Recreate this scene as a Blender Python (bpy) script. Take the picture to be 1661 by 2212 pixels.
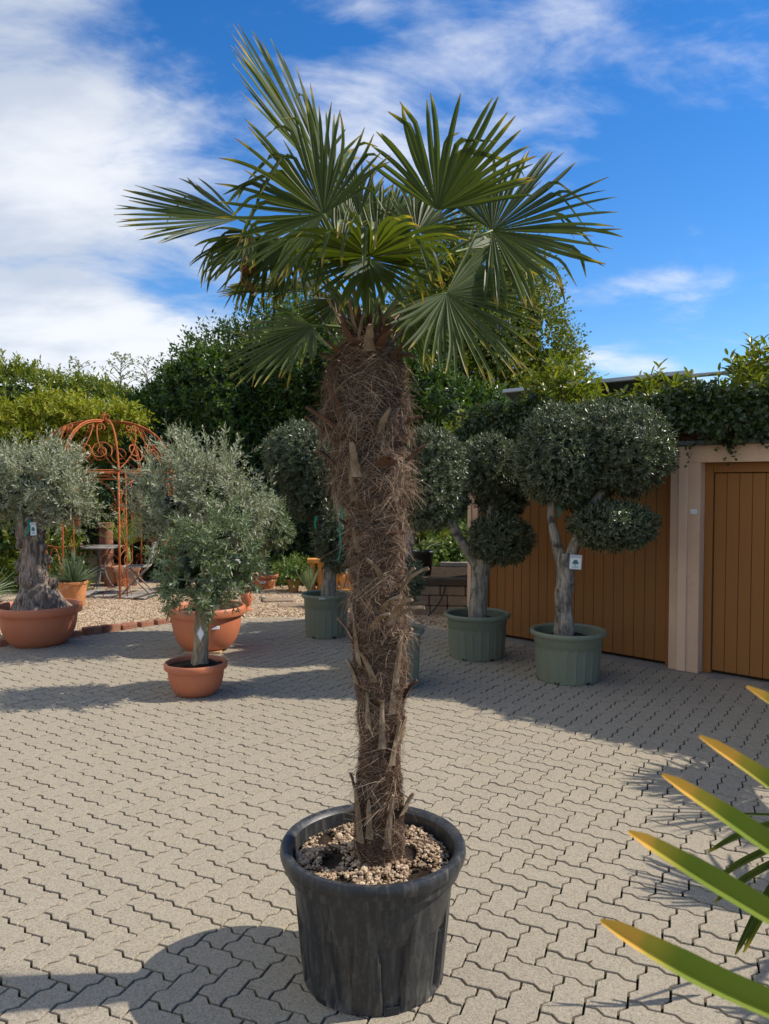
import bpy, math, random
import numpy as np
from mathutils import Vector, Matrix

R = math.radians
rng = np.random.default_rng(7)
random.seed(7)
for o in list(bpy.data.objects):
    bpy.data.objects.remove(o)
scene = bpy.context.scene
col = scene.collection

# ------------------------------------------------------------------ camera
H, PITCH, FPX = 1.75, R(2.19), 1674.0          # eye height, downward pitch, focal length in px of a 1661 x 2212 picture
CX, CY = 830.5, 1106.0
cam_d = bpy.data.cameras.new("camera")
cam_d.sensor_fit = 'VERTICAL'
cam_d.sensor_height = 36.0
cam_d.lens = 36.0 * FPX / 2212.0
cam_d.clip_start, cam_d.clip_end = 0.05, 2000
cam_d.dof.use_dof = True
cam_d.dof.focus_distance = 4.2
cam_d.dof.aperture_fstop = 7.5
cam = bpy.data.objects.new("camera", cam_d)
cam.location = (0, 0, H)
cam.rotation_euler = (R(90) - PITCH, 0, 0)
col.objects.link(cam)
scene.camera = cam

# ------------------------------------------------------------------ sun and sky
SUN_AZ, SUN_EL = R(6), R(42)                   # azimuth from +X towards +Y
w = bpy.data.worlds.new("World")
scene.world = w
w.use_nodes = True
nt = w.node_tree
nt.nodes.clear()


class NT:
    """small helper to wire nodes"""
    def __init__(self, tree): self.t = tree
    def n(self, kind, **kw):
        nd = self.t.nodes.new(kind)
        for k, v in kw.items():
            if k.startswith('_'):
                setattr(nd, k[1:], v)
        return nd
    def l(self, a, b): self.t.links.new(a, b)
    def val(self, x, sock):
        if hasattr(x, 'is_linked') or hasattr(x, 'links'):
            self.l(x, sock)
        else:
            sock.default_value = x
    def math(self, op, a, b=0.0, clamp=False):
        nd = self.t.nodes.new('ShaderNodeMath'); nd.operation = op; nd.use_clamp = clamp
        self.val(a, nd.inputs[0]); self.val(b, nd.inputs[1])
        return nd.outputs[0]
    def sstep(self, x, a, b):
        nd = self.t.nodes.new('ShaderNodeMapRange'); nd.interpolation_type = 'SMOOTHSTEP'
        self.val(x, nd.inputs[0]); self.val(a, nd.inputs[1]); self.val(b, nd.inputs[2])
        nd.inputs[3].default_value = 0; nd.inputs[4].default_value = 1
        return nd.outputs[0]
    def lerp(self, x, a, b, c=0.0, d=1.0):
        nd = self.t.nodes.new('ShaderNodeMapRange')
        self.val(x, nd.inputs[0]); self.val(a, nd.inputs[1]); self.val(b, nd.inputs[2])
        self.val(c, nd.inputs[3]); self.val(d, nd.inputs[4])
        return nd.outputs[0]
    def mix(self, f, a, b, mode='MIX'):
        nd = self.t.nodes.new('ShaderNodeMix'); nd.data_type = 'RGBA'; nd.blend_type = mode
        self.val(f, nd.inputs[0]); self.val(a, nd.inputs[6]); self.val(b, nd.inputs[7])
        return nd.outputs[2]
    def noise(self, vec, scale, detail=4.0, rough=0.5, dist=0.0):
        nd = self.t.nodes.new('ShaderNodeTexNoise')
        if vec is not None: self.l(vec, nd.inputs['Vector'])
        nd.inputs['Scale'].default_value = scale; nd.inputs['Detail'].default_value = detail
        nd.inputs['Roughness'].default_value = rough; nd.inputs['Distortion'].default_value = dist
        return nd.outputs[0]


def c4(c): return (c[0], c[1], c[2], 1.0)


N = NT(nt)
sky = nt.nodes.new('ShaderNodeTexSky')
sky.sky_type = 'NISHITA'
sky.sun_disc = False
sky.sun_elevation = SUN_EL
sky.sun_rotation = R(90) - SUN_AZ
sky.air_density, sky.dust_density, sky.ozone_density = 1.0, 0.1, 4.0
tc = nt.nodes.new('ShaderNodeTexCoord')
sep = nt.nodes.new('ShaderNodeSeparateXYZ')
N.l(tc.outputs['Generated'], sep.inputs[0])
dx, dy, dz = sep.outputs
den = N.math('ADD', N.math('MAXIMUM', dz, 0.0), 0.30)
comb = nt.nodes.new('ShaderNodeCombineXYZ')
N.l(N.math('DIVIDE', dx, den), comb.inputs[0]); N.l(N.math('DIVIDE', dy, den), comb.inputs[1])
mp = nt.nodes.new('ShaderNodeMapping')
mp.inputs['Location'].default_value = (5.2, 0.7, 0.0)
mp.inputs['Rotation'].default_value = (0, 0, R(-28))
mp.inputs['Scale'].default_value = (0.8, 1.35, 1)
N.l(comb.outputs[0], mp.inputs[0])
big = N.noise(mp.outputs[0], 1.9, 10.0, 0.54, 0.3)
wisp = N.noise(mp.outputs[0], 3.6, 12.0, 0.62, 0.5)
dens = N.math('ADD', N.math('MULTIPLY', big, 0.66), N.math('MULTIPLY', wisp, 0.34))
az = N.math('DIVIDE', dx, N.math('ADD', N.math('ABSOLUTE', dy), 0.12))
left = N.sstep(az, -0.10, -0.42)                                   # a cloud bank fills the sky on this side
hor = N.sstep(dz, 0.30, 0.06)
thr = N.math('SUBTRACT', N.math('SUBTRACT', 0.50, N.math('MULTIPLY', left, 0.25)), N.math('MULTIPLY', hor, 0.04))
mask = N.sstep(dens, thr, N.math('ADD', thr, 0.20))
cshade = N.sstep(N.noise(mp.outputs[0], 1.9, 8.0, 0.55), 0.36, 0.60)
ccol = N.mix(cshade, (4.3, 4.75, 5.5, 1), (6.7, 6.85, 7.1, 1))
hsv = nt.nodes.new('ShaderNodeHueSaturation')
hsv.inputs['Hue'].default_value = 0.507
hsv.inputs['Saturation'].default_value = 1.32
hsv.inputs['Value'].default_value = 1.15
N.l(sky.outputs[0], hsv.inputs['Color'])
skycol = N.mix(N.math('MULTIPLY', mask, 0.92), hsv.outputs[0], ccol)
bg = nt.nodes.new('ShaderNodeBackground')
bg.inputs[1].default_value = 0.12
N.l(skycol, bg.inputs[0])
wo = nt.nodes.new('ShaderNodeOutputWorld')
N.l(bg.outputs[0], wo.inputs[0])

sun_d = bpy.data.lights.new("sun", 'SUN')
sun_d.energy = 4.7
sun_d.angle = R(0.53)
sun_d.color = (1.0, 0.93, 0.82)
sun = bpy.data.objects.new("sun", sun_d)
sdir = Vector((math.cos(SUN_EL) * math.cos(SUN_AZ), math.cos(SUN_EL) * math.sin(SUN_AZ), math.sin(SUN_EL)))
sun.rotation_euler = (-sdir).to_track_quat('-Z', 'Y').to_euler()
sun.location = sdir * 30
col.objects.link(sun)

vs = scene.view_settings
vs.view_transform = 'Standard'
vs.look = 'None'
vs.gamma = 1.0
vs.use_curve_mapping = False
vs.exposure = 0.30
scene.render.resolution_x, scene.render.resolution_y = 769, 1024
scene.render.engine = 'CYCLES'
scene.cycles.max_bounces = 6
scene.cycles.transparent_max_bounces = 8


# ------------------------------------------------------------------ pixel -> place
def ray(u, v):
    x, y = (u - CX) / FPX, -(v - CY) / FPX
    cp, sp = math.cos(PITCH), math.sin(PITCH)
    return np.array([x, cp + y * sp, -sp + y * cp])
def at(u, v, Y):                      # the point that far ahead of the camera
    d = ray(u, v); return np.array([0, 0, H]) + d * (Y / d[1])
def gnd(u, v, z=0.0):                 # the point on the ground
    d = ray(u, v); return np.array([0, 0, H]) + d * ((z - H) / d[2])


# ------------------------------------------------------------------ mesh helpers
def nrm(a):
    a = np.asarray(a, float)
    return a / np.maximum(np.linalg.norm(a, axis=-1, keepdims=True), 1e-9)


class MB:
    def __init__(self):
        self.v, self.f, self.r, self.t, self.n = [], [], [], [], 0
    def add(self, V, F, rnd=0.5, t=0.0):
        V = np.asarray(V, float).reshape(-1, 3)
        if isinstance(F, np.ndarray):
            self.f.append(F + self.n)
        else:
            by = {}
            for q in F: by.setdefault(len(q), []).append(q)
            for q in by.values(): self.f.append(np.asarray(q, int) + self.n)
        self.v.append(V)
        self.r.append(np.broadcast_to(np.asarray(rnd, float), (len(V),)).copy())
        self.t.append(np.broadcast_to(np.asarray(t, float), (len(V),)).copy())
        self.n += len(V)
        return self
    def mesh(self, name, smooth=False):
        me = bpy.data.meshes.new(name)
        V = np.concatenate(self.v)
        loops = np.concatenate([q.ravel() for q in self.f])
        tot = np.concatenate([np.full(len(q), q.shape[1]) for q in self.f])
        start = np.concatenate([[0], np.cumsum(tot)[:-1]])
        me.vertices.add(len(V)); me.vertices.foreach_set('co', V.ravel().astype(np.float32))
        me.loops.add(len(loops)); me.loops.foreach_set('vertex_index', loops.astype(np.int32))
        me.polygons.add(len(tot)); me.polygons.foreach_set('loop_start', start.astype(np.int32))
        me.update(calc_edges=True)
        me.polygons.foreach_set('use_smooth', np.full(len(tot), bool(smooth)))
        for nm, dat in (('rnd', self.r), ('along', self.t)):
            a = me.attributes.new(nm, 'FLOAT', 'POINT')
            a.data.foreach_set('value', np.concatenate(dat).astype(np.float32))
        me.update()
        return me
    def build(self, name, mat, parent=None, smooth=False, kind=None, loc=None):
        me = self.mesh(name, smooth)
        me.materials.append(mat)
        return link(name, me, parent, kind, loc)


def link(name, me, parent=None, kind=None, loc=None):
    o = bpy.data.objects.new(name, me)
    col.objects.link(o)
    if parent is not None: o.parent = parent
    if kind: o['kind'] = kind
    if loc is not None: o.location = tuple(loc)
    return o


def thing(name, label, cat, loc=(0, 0, 0), rz=0.0, group=None):
    o = bpy.data.objects.new(name, None)
    o.empty_display_size = 0.1
    col.objects.link(o)
    o.location = tuple(loc); o.rotation_euler = (0, 0, rz)
    return tag(o, label, cat, group)


def tag(o, label, cat, group=None):
    o['label'] = label; o['category'] = cat; o['kind'] = 'thing'
    if group: o['group'] = group
    return o


def tube(mb, pts, rad, sides=6, rnd=0.5, cap=True, jitter=None, t=None):
    P = np.asarray(pts, float); n = len(P)
    rad = np.broadcast_to(np.asarray(rad, float), (n,))
    T = np.gradient(P, axis=0); T = nrm(T)
    up = np.array([0, 0, 1.0]) if abs(T[0][2]) < 0.9 else np.array([1.0, 0, 0])
    a = nrm(np.cross(T[0], up)); A = [a]
    for i in range(1, n):
        a = A[-1] - T[i] * np.dot(A[-1], T[i]); A.append(nrm(a))
    A = np.array(A); B = np.cross(T, A)
    th = np.linspace(0, 2 * np.pi, sides, endpoint=False)
    rr = np.repeat(rad[:, None], sides, 1)
    if jitter is not None: rr = jitter(rr, np.repeat(np.arange(n)[:, None], sides, 1), np.repeat(th[None], n, 0), P)
    V = P[:, None] + rr[..., None] * (np.cos(th)[None, :, None] * A[:, None] + np.sin(th)[None, :, None] * B[:, None])
    idx = np.arange(n * sides).reshape(n, sides)
    q = np.stack([idx[:-1], np.roll(idx, -1, 1)[:-1], np.roll(idx, -1, 1)[1:], idx[1:]], -1).reshape(-1, 4)
    F = [tuple(r) for r in q]
    if cap:
        F.append(tuple(idx[0][::-1])); F.append(tuple(idx[-1]))
    tt = 0.0 if t is None else np.repeat(np.asarray(t, float), sides)
    mb.add(V.reshape(-1, 3), F, rnd, tt)
    return mb


def lathe(mb, prof, n=48, mod=None, rnd=0.5, off=(0, 0, 0)):
    P = np.asarray(prof, float); m = len(P)
    th = np.linspace(0, 2 * np.pi, n, endpoint=False)
    rr = np.repeat(P[:, :1], n, 1); zz = np.repeat(P[:, 1:2], n, 1); tt = np.repeat(th[None], m, 0)
    if mod is not None: rr = mod(rr, zz, tt, np.repeat(np.arange(m)[:, None], n, 1))
    V = np.stack([rr * np.cos(tt), rr * np.sin(tt), zz], -1) + np.asarray(off)
    idx = np.arange(m * n).reshape(m, n)
    q = np.stack([idx[:-1], np.roll(idx, -1, 1)[:-1], np.roll(idx, -1, 1)[1:], idx[1:]], -1).reshape(-1, 4)
    mb.add(V.reshape(-1, 3), q, rnd)
    return mb


def box(mb, lo, hi, ax=None, org=(0, 0, 0), ch=0.0, rnd=0.5):
    """box from lo to hi in the axes ax (rows), chamfered by ch"""
    lo, hi = np.minimum(lo, hi).astype(float), np.maximum(lo, hi).astype(float)
    if ch <= 0:
        V = np.array([[x, y, z] for z in (lo[2], hi[2]) for y in (lo[1], hi[1]) for x in (lo[0], hi[0])])
        F = [(0, 2, 3, 1), (4, 5, 7, 6), (0, 1, 5, 4), (2, 6, 7, 3), (0, 4, 6, 2), (1, 3, 7, 5)]
    else:
        V, ids = [], {}
        for sx in (0, 1):
            for sy in (0, 1):
                for sz in (0, 1):
                    s = (sx, sy, sz)
                    for k in range(3):
                        p = [(lo[i] if s[i] == 0 else hi[i]) for i in range(3)]
                        for i in range(3):
                            if i != k: p[i] += ch * (1 if s[i] == 0 else -1)
                        ids[(s, k)] = len(V); V.append(p)
        F = []
        for k in range(3):
            a, b = (k + 1) % 3, (k + 2) % 3
            for sv in (0, 1):
                q = []
                for (x, y) in ((0, 0), (1, 0), (1, 1), (0, 1)):
                    s = [0, 0, 0]; s[k] = sv; s[a] = x; s[b] = y
                    q.append(ids[(tuple(s), k)])
                F.append(tuple(q) if sv else tuple(q[::-1]))
            for x in (0, 1):
                for y in (0, 1):
                    s0 = [0, 0, 0]; s0[a] = x; s0[b] = y; s1 = list(s0); s1[k] = 1
                    q = [ids[(tuple(s0), a)], ids[(tuple(s1), a)], ids[(tuple(s1), b)], ids[(tuple(s0), b)]]
                    F.append(tuple(q))
        for s in [(x, y, z) for x in (0, 1) for y in (0, 1) for z in (0, 1)]:
            F.append(tuple(ids[(s, k)] for k in range(3)))
        V = np.array(V)
    if ax is not None: V = V @ np.asarray(ax, float)
    mb.add(V + np.asarray(org, float), F, rnd)
    return mb


_K = np.random.default_rng(3).normal(size=(6, 3)); _PH = np.random.default_rng(4).uniform(0, 6.28, 6)
def wob(P, s=1.0, seed=0.0):                   # cheap smooth noise, about -1..1
    P = np.asarray(P, float) * s + seed * 3.7
    return np.sin(P @ _K.T + _PH).sum(-1) / 3.0


def perp(d, g):
    r = g.normal(size=d.shape)
    return nrm(np.cross(d, r))


def leaves(mb, base, ld, nn, L, W, fold=0.12, rnd=None, six=False, g=rng):
    """lance-shaped leaves: base points, directions, normals (n,3), lengths and widths (n,)"""
    n = len(base); L = np.broadcast_to(L, (n,)); W = np.broadcast_to(W, (n,))
    s = nrm(np.cross(nn, ld)); nn = nrm(np.cross(ld, s))
    rnd = g.uniform(0, 1, n) if rnd is None else rnd
    Lc, Wc = L[:, None], W[:, None]
    if not six:
        mid = base + ld * Lc * 0.48
        V = np.stack([base, mid + s * Wc * 0.5 + nn * Wc * fold, base + ld * Lc, mid - s * Wc * 0.5 + nn * Wc * fold], 1)
        q = np.arange(n)[:, None] * 4
        F = np.concatenate([q + np.array([[0, 1, 2]]), q + np.array([[0, 2, 3]])])
        k = 4
    else:
        m1, m2 = base + ld * Lc * 0.3, base + ld * Lc * 0.7 - nn * Lc * 0.03
        tip = base + ld * Lc - nn * Lc * 0.10
        V = np.stack([base, m1 + s * Wc * 0.46 + nn * Wc * fold, m2 + s * Wc * 0.44 + nn * Wc * fold, tip, m2 - s * Wc * 0.44 + nn * Wc * fold, m1 - s * Wc * 0.46 + nn * Wc * fold], 1)
        q = np.arange(n)[:, None] * 6
        F = np.concatenate([q + np.array([[0, 1, 2]]), q + np.array([[0, 2, 3]]), q + np.array([[0, 3, 4]]), q + np.array([[0, 4, 5]])])
        k = 6
    mb.add(V.reshape(-1, 3), F, np.repeat(rnd, k))


def shoots(mb, O, D, S, k, L, W, ang=45, g=rng, tw=None, six=False, rshift=0.0, droop=0.0):
    """leafy shoots: origins, directions, lengths; k leaves along each"""
    n = len(O)
    j = (np.arange(k) + 0.6) / k
    e1 = perp(D, g); e2 = np.cross(D, e1)
    ph = g.uniform(0, 6.28, n)[:, None] + np.arange(k)[None] * 2.4 + g.normal(0, .35, (n, k))
    pos = O[:, None] + D[:, None] * (S[:, None] * j[None])[..., None]
    pos[..., 2] -= droop * (S[:, None] * j[None]) ** 2
    lat = np.cos(ph)[..., None] * e1[:, None] + np.sin(ph)[..., None] * e2[:, None]
    a = np.radians(ang + g.normal(0, 14, (n, k)) - 25 * (j[None] > 0.9))
    ld = nrm(np.cos(a)[..., None] * D[:, None] + np.sin(a)[..., None] * lat)
    nn = nrm(-np.cross(ld, np.cross(D[:, None] + 0 * ld, ld)) * -1 + g.normal(0, .25, ld.shape))
    LL = (L * g.uniform(.7, 1.2, (n, k))).ravel(); WW = (W * g.uniform(.75, 1.15, (n, k))).ravel()
    rn = np.clip(g.uniform(0, 1, (n, k)) * 0.7 + g.uniform(0, .3, (n, 1)) + rshift, 0, 1).ravel()
    leaves(mb, pos.reshape(-1, 3), ld.reshape(-1, 3), nn.reshape(-1, 3), LL, WW, rnd=rn, six=six, g=g)
    if tw is not None:
        end = O + D * S[:, None]; end[:, 2] -= droop * S ** 2
        ribbons(tw, np.stack([O, (O + end) / 2, end], 1), 0.0028, g)


def ribbons(mb, P, width, g=rng, rnd=None, nrmv=None):
    """flat strands through points P (n, m, 3)"""
    n, m = P.shape[:2]
    T = nrm(np.gradient(P, axis=1))
    side = perp(T[:, 0], g) if nrmv is None else nrm(np.cross(T.mean(1), nrmv))
    W = np.broadcast_to(width, (n,))
    taper = np.linspace(1, .5, m)
    off = side[:, None] * (W[:, None] * taper[None])[..., None] * .5
    V = np.stack([P - off, P + off], 2).reshape(n, m * 2, 3)
    b = np.arange(n)[:, None] * (2 * m)
    F = np.concatenate([b + np.array([[2 * i, 2 * i + 1, 2 * i + 3, 2 * i + 2]]) for i in range(m - 1)])
    r = g.uniform(0, 1, n) if rnd is None else rnd
    mb.add(V.reshape(-1, 3), F, np.repeat(r, 2 * m))


def bez(a, b, c, n=9):
    t = np.linspace(0, 1, n)[:, None]
    return (1 - t) ** 2 * np.asarray(a, float) + 2 * t * (1 - t) * np.asarray(b, float) + t * t * np.asarray(c, float)


def sph(n, g=rng):
    return nrm(g.normal(size=(n, 3)))


# ------------------------------------------------------------------ materials
def newmat(name):
    m = bpy.data.materials.new(name); m.use_nodes = True
    t = m.node_tree; t.nodes.clear()
    return m, NT(t)


def fin(m, K, shader, bump=None):
    o = K.t.nodes.new('ShaderNodeOutputMaterial'); K.l(shader, o.inputs[0])
    return m


def pbsdf(K, color, rough=0.6, spec=0.4, normal=None, metal=0.0, sheen=0.0):
    b = K.t.nodes.new('ShaderNodeBsdfPrincipled')
    K.val(color if hasattr(color, 'links') else c4(color), b.inputs['Base Color'])
    K.val(rough, b.inputs['Roughness']); b.inputs['Metallic'].default_value = metal
    b.inputs['Specular IOR Level'].default_value = spec
    if normal is not None: K.l(normal, b.inputs['Normal'])
    return b


def bumpn(K, h, strength=0.4, dist=0.01):
    b = K.t.nodes.new('ShaderNodeBump')
    b.inputs['Strength'].default_value = strength; b.inputs['Distance'].default_value = dist
    K.l(h, b.inputs['Height'])
    return b.outputs[0]


def objco(K, world=False):
    if world:
        return K.t.nodes.new('ShaderNodeNewGeometry').outputs['Position']
    return K.t.nodes.new('ShaderNodeTexCoord').outputs['Object']


def attr(K, nm):
    a = K.t.nodes.new('ShaderNodeAttribute'); a.attribute_name = nm
    return a.outputs['Fac']


def leafmat(name, cols, trans=0.3, rough=0.45, spec=0.4, tcol=None, back=None):
    """cols: dark, mid, light; translucent leaves"""
    m, K = newmat(name)
    r = attr(K, 'rnd')
    ramp = K.t.nodes.new('ShaderNodeValToRGB')
    e = ramp.color_ramp.elements
    e[0].color = c4(cols[0]); e[1].color = c4(cols[-1])
    for i, c in enumerate(cols[1:-1]):
        q = e.new((i + 1) / (len(cols) - 1)); q.color = c4(c)
    K.l(r, ramp.inputs[0])
    cc = ramp.outputs[0]
    if back is not None:
        gm = K.t.nodes.new('ShaderNodeNewGeometry')
        cc = K.mix(K.math('MULTIPLY', gm.outputs['Backfacing'], 0.75), cc, c4(back))
    b = pbsdf(K, cc, rough, spec)
    tr = K.t.nodes.new('ShaderNodeBsdfTranslucent')
    K.l(K.mix(1.0, cc, c4(tcol or (1.3, 1.5, .5)), 'MULTIPLY'), tr.inputs[0])
    mx = K.t.nodes.new('ShaderNodeMixShader'); mx.inputs[0].default_value = trans
    K.l(b.outputs[0], mx.inputs[1]); K.l(tr.outputs[0], mx.inputs[2])
    return fin(m, K, mx.outputs[0])


def simple(name, c1, c2, scale=6.0, rough=0.7, bump=0.2, bscale=40.0, spec=0.3, dist=0.005, detail=6.0, metal=0.0, third=None):
    m, K = newmat(name)
    v = objco(K)
    f = K.sstep(K.noise(v, scale, detail, 0.6), 0.3, 0.7)
    c = K.mix(f, c4(c1), c4(c2))
    if third is not None:
        f3 = K.sstep(K.noise(v, scale * 2.7, 8.0, 0.65, 0.4), 0.56, 0.72)
        c = K.mix(f3, c, c4(third))
    nr = bumpn(K, K.noise(v, bscale, 6.0, 0.6), bump, dist) if bump else None
    return fin(m, K, pbsdf(K, c, rough, spec, nr, metal).outputs[0])


M = {}


def make_mats():
    # paving: grey-beige concrete with fine exposed aggregate, each stone a little different
    m, K = newmat('concrete_paver')
    p = objco(K, True)
    r = attr(K, 'rnd')
    base = K.mix(r, (.285, .243, .172, 1), (.305, .261, .186, 1))
    blot = K.sstep(K.noise(p, 1.1, 6, .6), .35, .7)
    base = K.mix(K.math('MULTIPLY', blot, .4), base, (.275, .235, .18, 1))
    vo = K.t.nodes.new('ShaderNodeTexVoronoi'); vo.inputs['Scale'].default_value = 210; K.l(p, vo.inputs['Vector'])
    grain = K.t.nodes.new('ShaderNodeSeparateColor'); K.l(vo.outputs['Color'], grain.inputs[0])
    gsel = K.sstep(grain.outputs[0], .2, .9)
    c = K.mix(K.math('MULTIPLY', gsel, .5), base, (.46, .395, .31, 1))
    dk = K.sstep(grain.outputs[1], .72, .95)
    c = K.mix(K.math('MULTIPLY', dk, .55), c, (.13, .112, .09, 1))
    stain = K.sstep(K.noise(p, 4.5, 8, .7, .5), .62, .78)
    c = K.mix(K.math('MULTIPLY', stain, .3), c, (.19, .165, .125, 1))
    nr = bumpn(K, K.noise(p, 260, 4, .7), .35, .003)
    M['paver'] = fin(m, K, pbsdf(K, c, .85, .2, nr).outputs[0])
    m, K = newmat('joint_sand')
    p = objco(K, True)
    c = K.mix(K.sstep(K.noise(p, 3.0, 6, .6), .38, .58), (.016, .014, .011, 1), (.036, .050, .010, 1))
    c = K.mix(K.sstep(K.noise(p, 90, 4, .6), .5, .7), c, (.034, .030, .022, 1))
    M['joint'] = fin(m, K, pbsdf(K, c, .95, .1, bumpn(K, K.noise(p, 200, 4), .6, .006)).outputs[0])
    # gravel
    m, K = newmat('pale_gravel')
    p = objco(K, True)
    vo = K.t.nodes.new('ShaderNodeTexVoronoi'); vo.inputs['Scale'].default_value = 48; K.l(p, vo.inputs['Vector'])
    s = K.t.nodes.new('ShaderNodeSeparateColor'); K.l(vo.outputs['Color'], s.inputs[0])
    c = K.mix(s.outputs[0], (.36, .25, .15, 1), (.72, .58, .41, 1))
    c = K.mix(K.sstep(vo.outputs['Distance'], .5, .95), c, (.16, .12, .08, 1))
    hgt = K.math('MULTIPLY', K.math('SUBTRACT', 1.0, vo.outputs['Distance']), 1.0)
    M['gravel'] = fin(m, K, pbsdf(K, c, .9, .2, bumpn(K, hgt, .9, .02)).outputs[0])
    M['stone_pale'] = None
    m, K = newmat('gravel_stone')
    r = attr(K, 'rnd')
    c = K.mix(r, (.22, .13, .07, 1), (.60, .46, .31, 1))
    c = K.mix(K.sstep(K.noise(objco(K), 70, 4), .55, .8), c, (.22, .17, .12, 1))
    M['stone'] = fin(m, K, pbsdf(K, c, .9, .2).outputs[0])
    M['soil'] = simple('dark_soil', (.022, .015, .010), (.06, .042, .028), 14, .95, .8, 60, .1, .02, third=(.10, .075, .05))
    M['earth'] = simple('earth', (.10, .085, .055), (.16, .14, .09), 2, .95, .4, 30, .1)
    # plastics and clay
    def plastic(name, c1, c2, dust, rough, dscale=4.0, damt=.45, streak=True):
        m, K = newmat(name)
        v = objco(K)
        mpn = K.t.nodes.new('ShaderNodeMapping'); mpn.inputs['Scale'].default_value = (9, 9, 1.3) if streak else (3, 3, 3)
        K.l(v, mpn.inputs[0])
        st = K.sstep(K.noise(mpn.outputs[0], dscale, 9, .68, .4), .44, .72)
        fine = K.sstep(K.noise(v, 65, 8, .7), .5, .75)
        spz = K.t.nodes.new('ShaderNodeSeparateXYZ'); K.l(v, spz.inputs[0])
        lowf = K.lerp(spz.outputs[2], 0.0, .16, 1.0, .55)
        c = K.mix(K.noise(v, 2.5, 4), c4(c1), c4(c2))
        d = K.math('MULTIPLY', K.math('MULTIPLY', K.math('ADD', st, K.math('MULTIPLY', fine, .6)), damt), lowf, True)
        c = K.mix(d, c, c4(dust))
        rr = K.math('ADD', rough, K.math('MULTIPLY', d, .4))
        return fin(m, K, pbsdf(K, c, rr, .45, bumpn(K, K.noise(v, 120, 5), .12, .002)).outputs[0])
    M['black_plastic'] = plastic('dusty_black_plastic', (.017, .018, .020), (.028, .029, .031), (.20, .185, .15), .40, damt=.62)
    M['green_plastic'] = plastic('dusty_green_plastic', (.165, .185, .122), (.195, .215, .145), (.30, .29, .20), .5, damt=.28)
    M['terra_plastic'] = plastic('terracotta_plastic', (.45, .135, .060), (.53, .175, .080), (.50, .28, .18), .5, damt=.22)
    M['clay'] = simple('terracotta_clay', (.47, .19, .075), (.60, .27, .115), 5, .85, .2, 50, .2, third=(.62, .40, .26))
    M['clay_pale'] = simple('weathered_clay', (.45, .23, .14), (.58, .33, .21), 6, .85, .2, 50, .2, third=(.35, .27, .2))
    M['ochre'] = simple('ochre_balustrade', (.56, .24, .055), (.66, .31, .08), 5, .8, .2, 40, .2)
    M['dark_pot'] = simple('dark_pot', (.015, .016, .018), (.03, .03, .032), 5, .5, .1, 40)
    # garage
    M['render'] = simple('sand_render', (.68, .45, .30), (.74, .50, .335), 3, .9, .9, 110, .2, .008, third=(.60, .395, .26))
    M['trim'] = simple('smooth_sand_trim', (.71, .48, .325), (.75, .52, .355), 3, .8, .1, 60, .2)
    m, K = newmat('brown_door_board')
    v = objco(K)
    mpn = K.t.nodes.new('ShaderNodeMapping'); mpn.inputs['Scale'].default_value = (14, 14, .8); K.l(v, mpn.inputs[0])
    f = K.noise(mpn.outputs[0], 3, 8, .6)
    c = K.mix(f, (.275, .110, .028, 1), (.33, .138, .036, 1))
    c = K.mix(K.math('MULTIPLY', attr(K, 'rnd'), .25), c, (.25, .115, .035, 1))
    M['door'] = fin(m, K, pbsdf(K, c, .6, .3, bumpn(K, f, .15, .003)).outputs[0])
    M['door_dark'] = simple('door_rebate', (.05, .026, .012), (.07, .035, .016), 5, .8, 0)
    M['zinc'] = simple('grey_zinc', (.11, .13, .135), (.15, .17, .175), 4, .7, .1, 30, .2)
    M['alu'] = simple('aluminium', (.30, .325, .34), (.37, .395, .41), 4, .6, 0, 30, .2)
    M['white_tag'] = simple('white_card', (.75, .76, .76), (.80, .81, .82), 6, .5, 0)
    M['teal_ink'] = simple('teal_print', (.10, .26, .27), (.14, .32, .32), 30, .6, 0)
    M['grey_ink'] = simple('grey_print', (.12, .12, .13), (.2, .2, .2), 30, .6, 0)
    M['ribbon'] = leafmat('green_ribbon', [(.02, .26, .17), (.025, .30, .20)], .3, .4, .3, (1, 1, 1))
    M['plastic_sleeve'] = simple('clear_sleeve', (.45, .48, .55), (.55, .57, .62), 10, .2, 0, 20, .6)
    # iron
    M['rust'] = simple('rusty_iron', (.33, .085, .028), (.47, .15, .05), 9, .85, .3, 80, .2, .003, third=(.22, .06, .025))
    M['grey_iron'] = simple('grey_iron', (.10, .105, .115), (.17, .175, .18), 9, .6, .2, 80, .3, .002)
    M['grey_wood'] = simple('weathered_wood', (.20, .175, .15), (.33, .30, .26), 12, .85, .4, 50, .2, .003)
    M['brick'] = simple('weathered_brick', (.23, .095, .06), (.34, .16, .10), 9, .9, .6, 60, .2, .006, third=(.28, .22, .17))
    M['bedstone'] = simple('bed_stone', (.24, .17, .115), (.33, .25, .18), 7, .9, .6, 50, .2, .006, third=(.17, .13, .1))
    M['pink_render'] = simple('pink_render', (.48, .34, .25), (.56, .41, .31), 3, .9, .5, 60, .2, .006)
    M['timber_dark'] = simple('dark_timber', (.06, .045, .032), (.10, .075, .055), 9, .85, .4, 50, .2, .004)
    M['wood_light'] = simple('pallet_wood', (.42, .25, .12), (.50, .32, .17), 9, .8, .3, 50)
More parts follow.
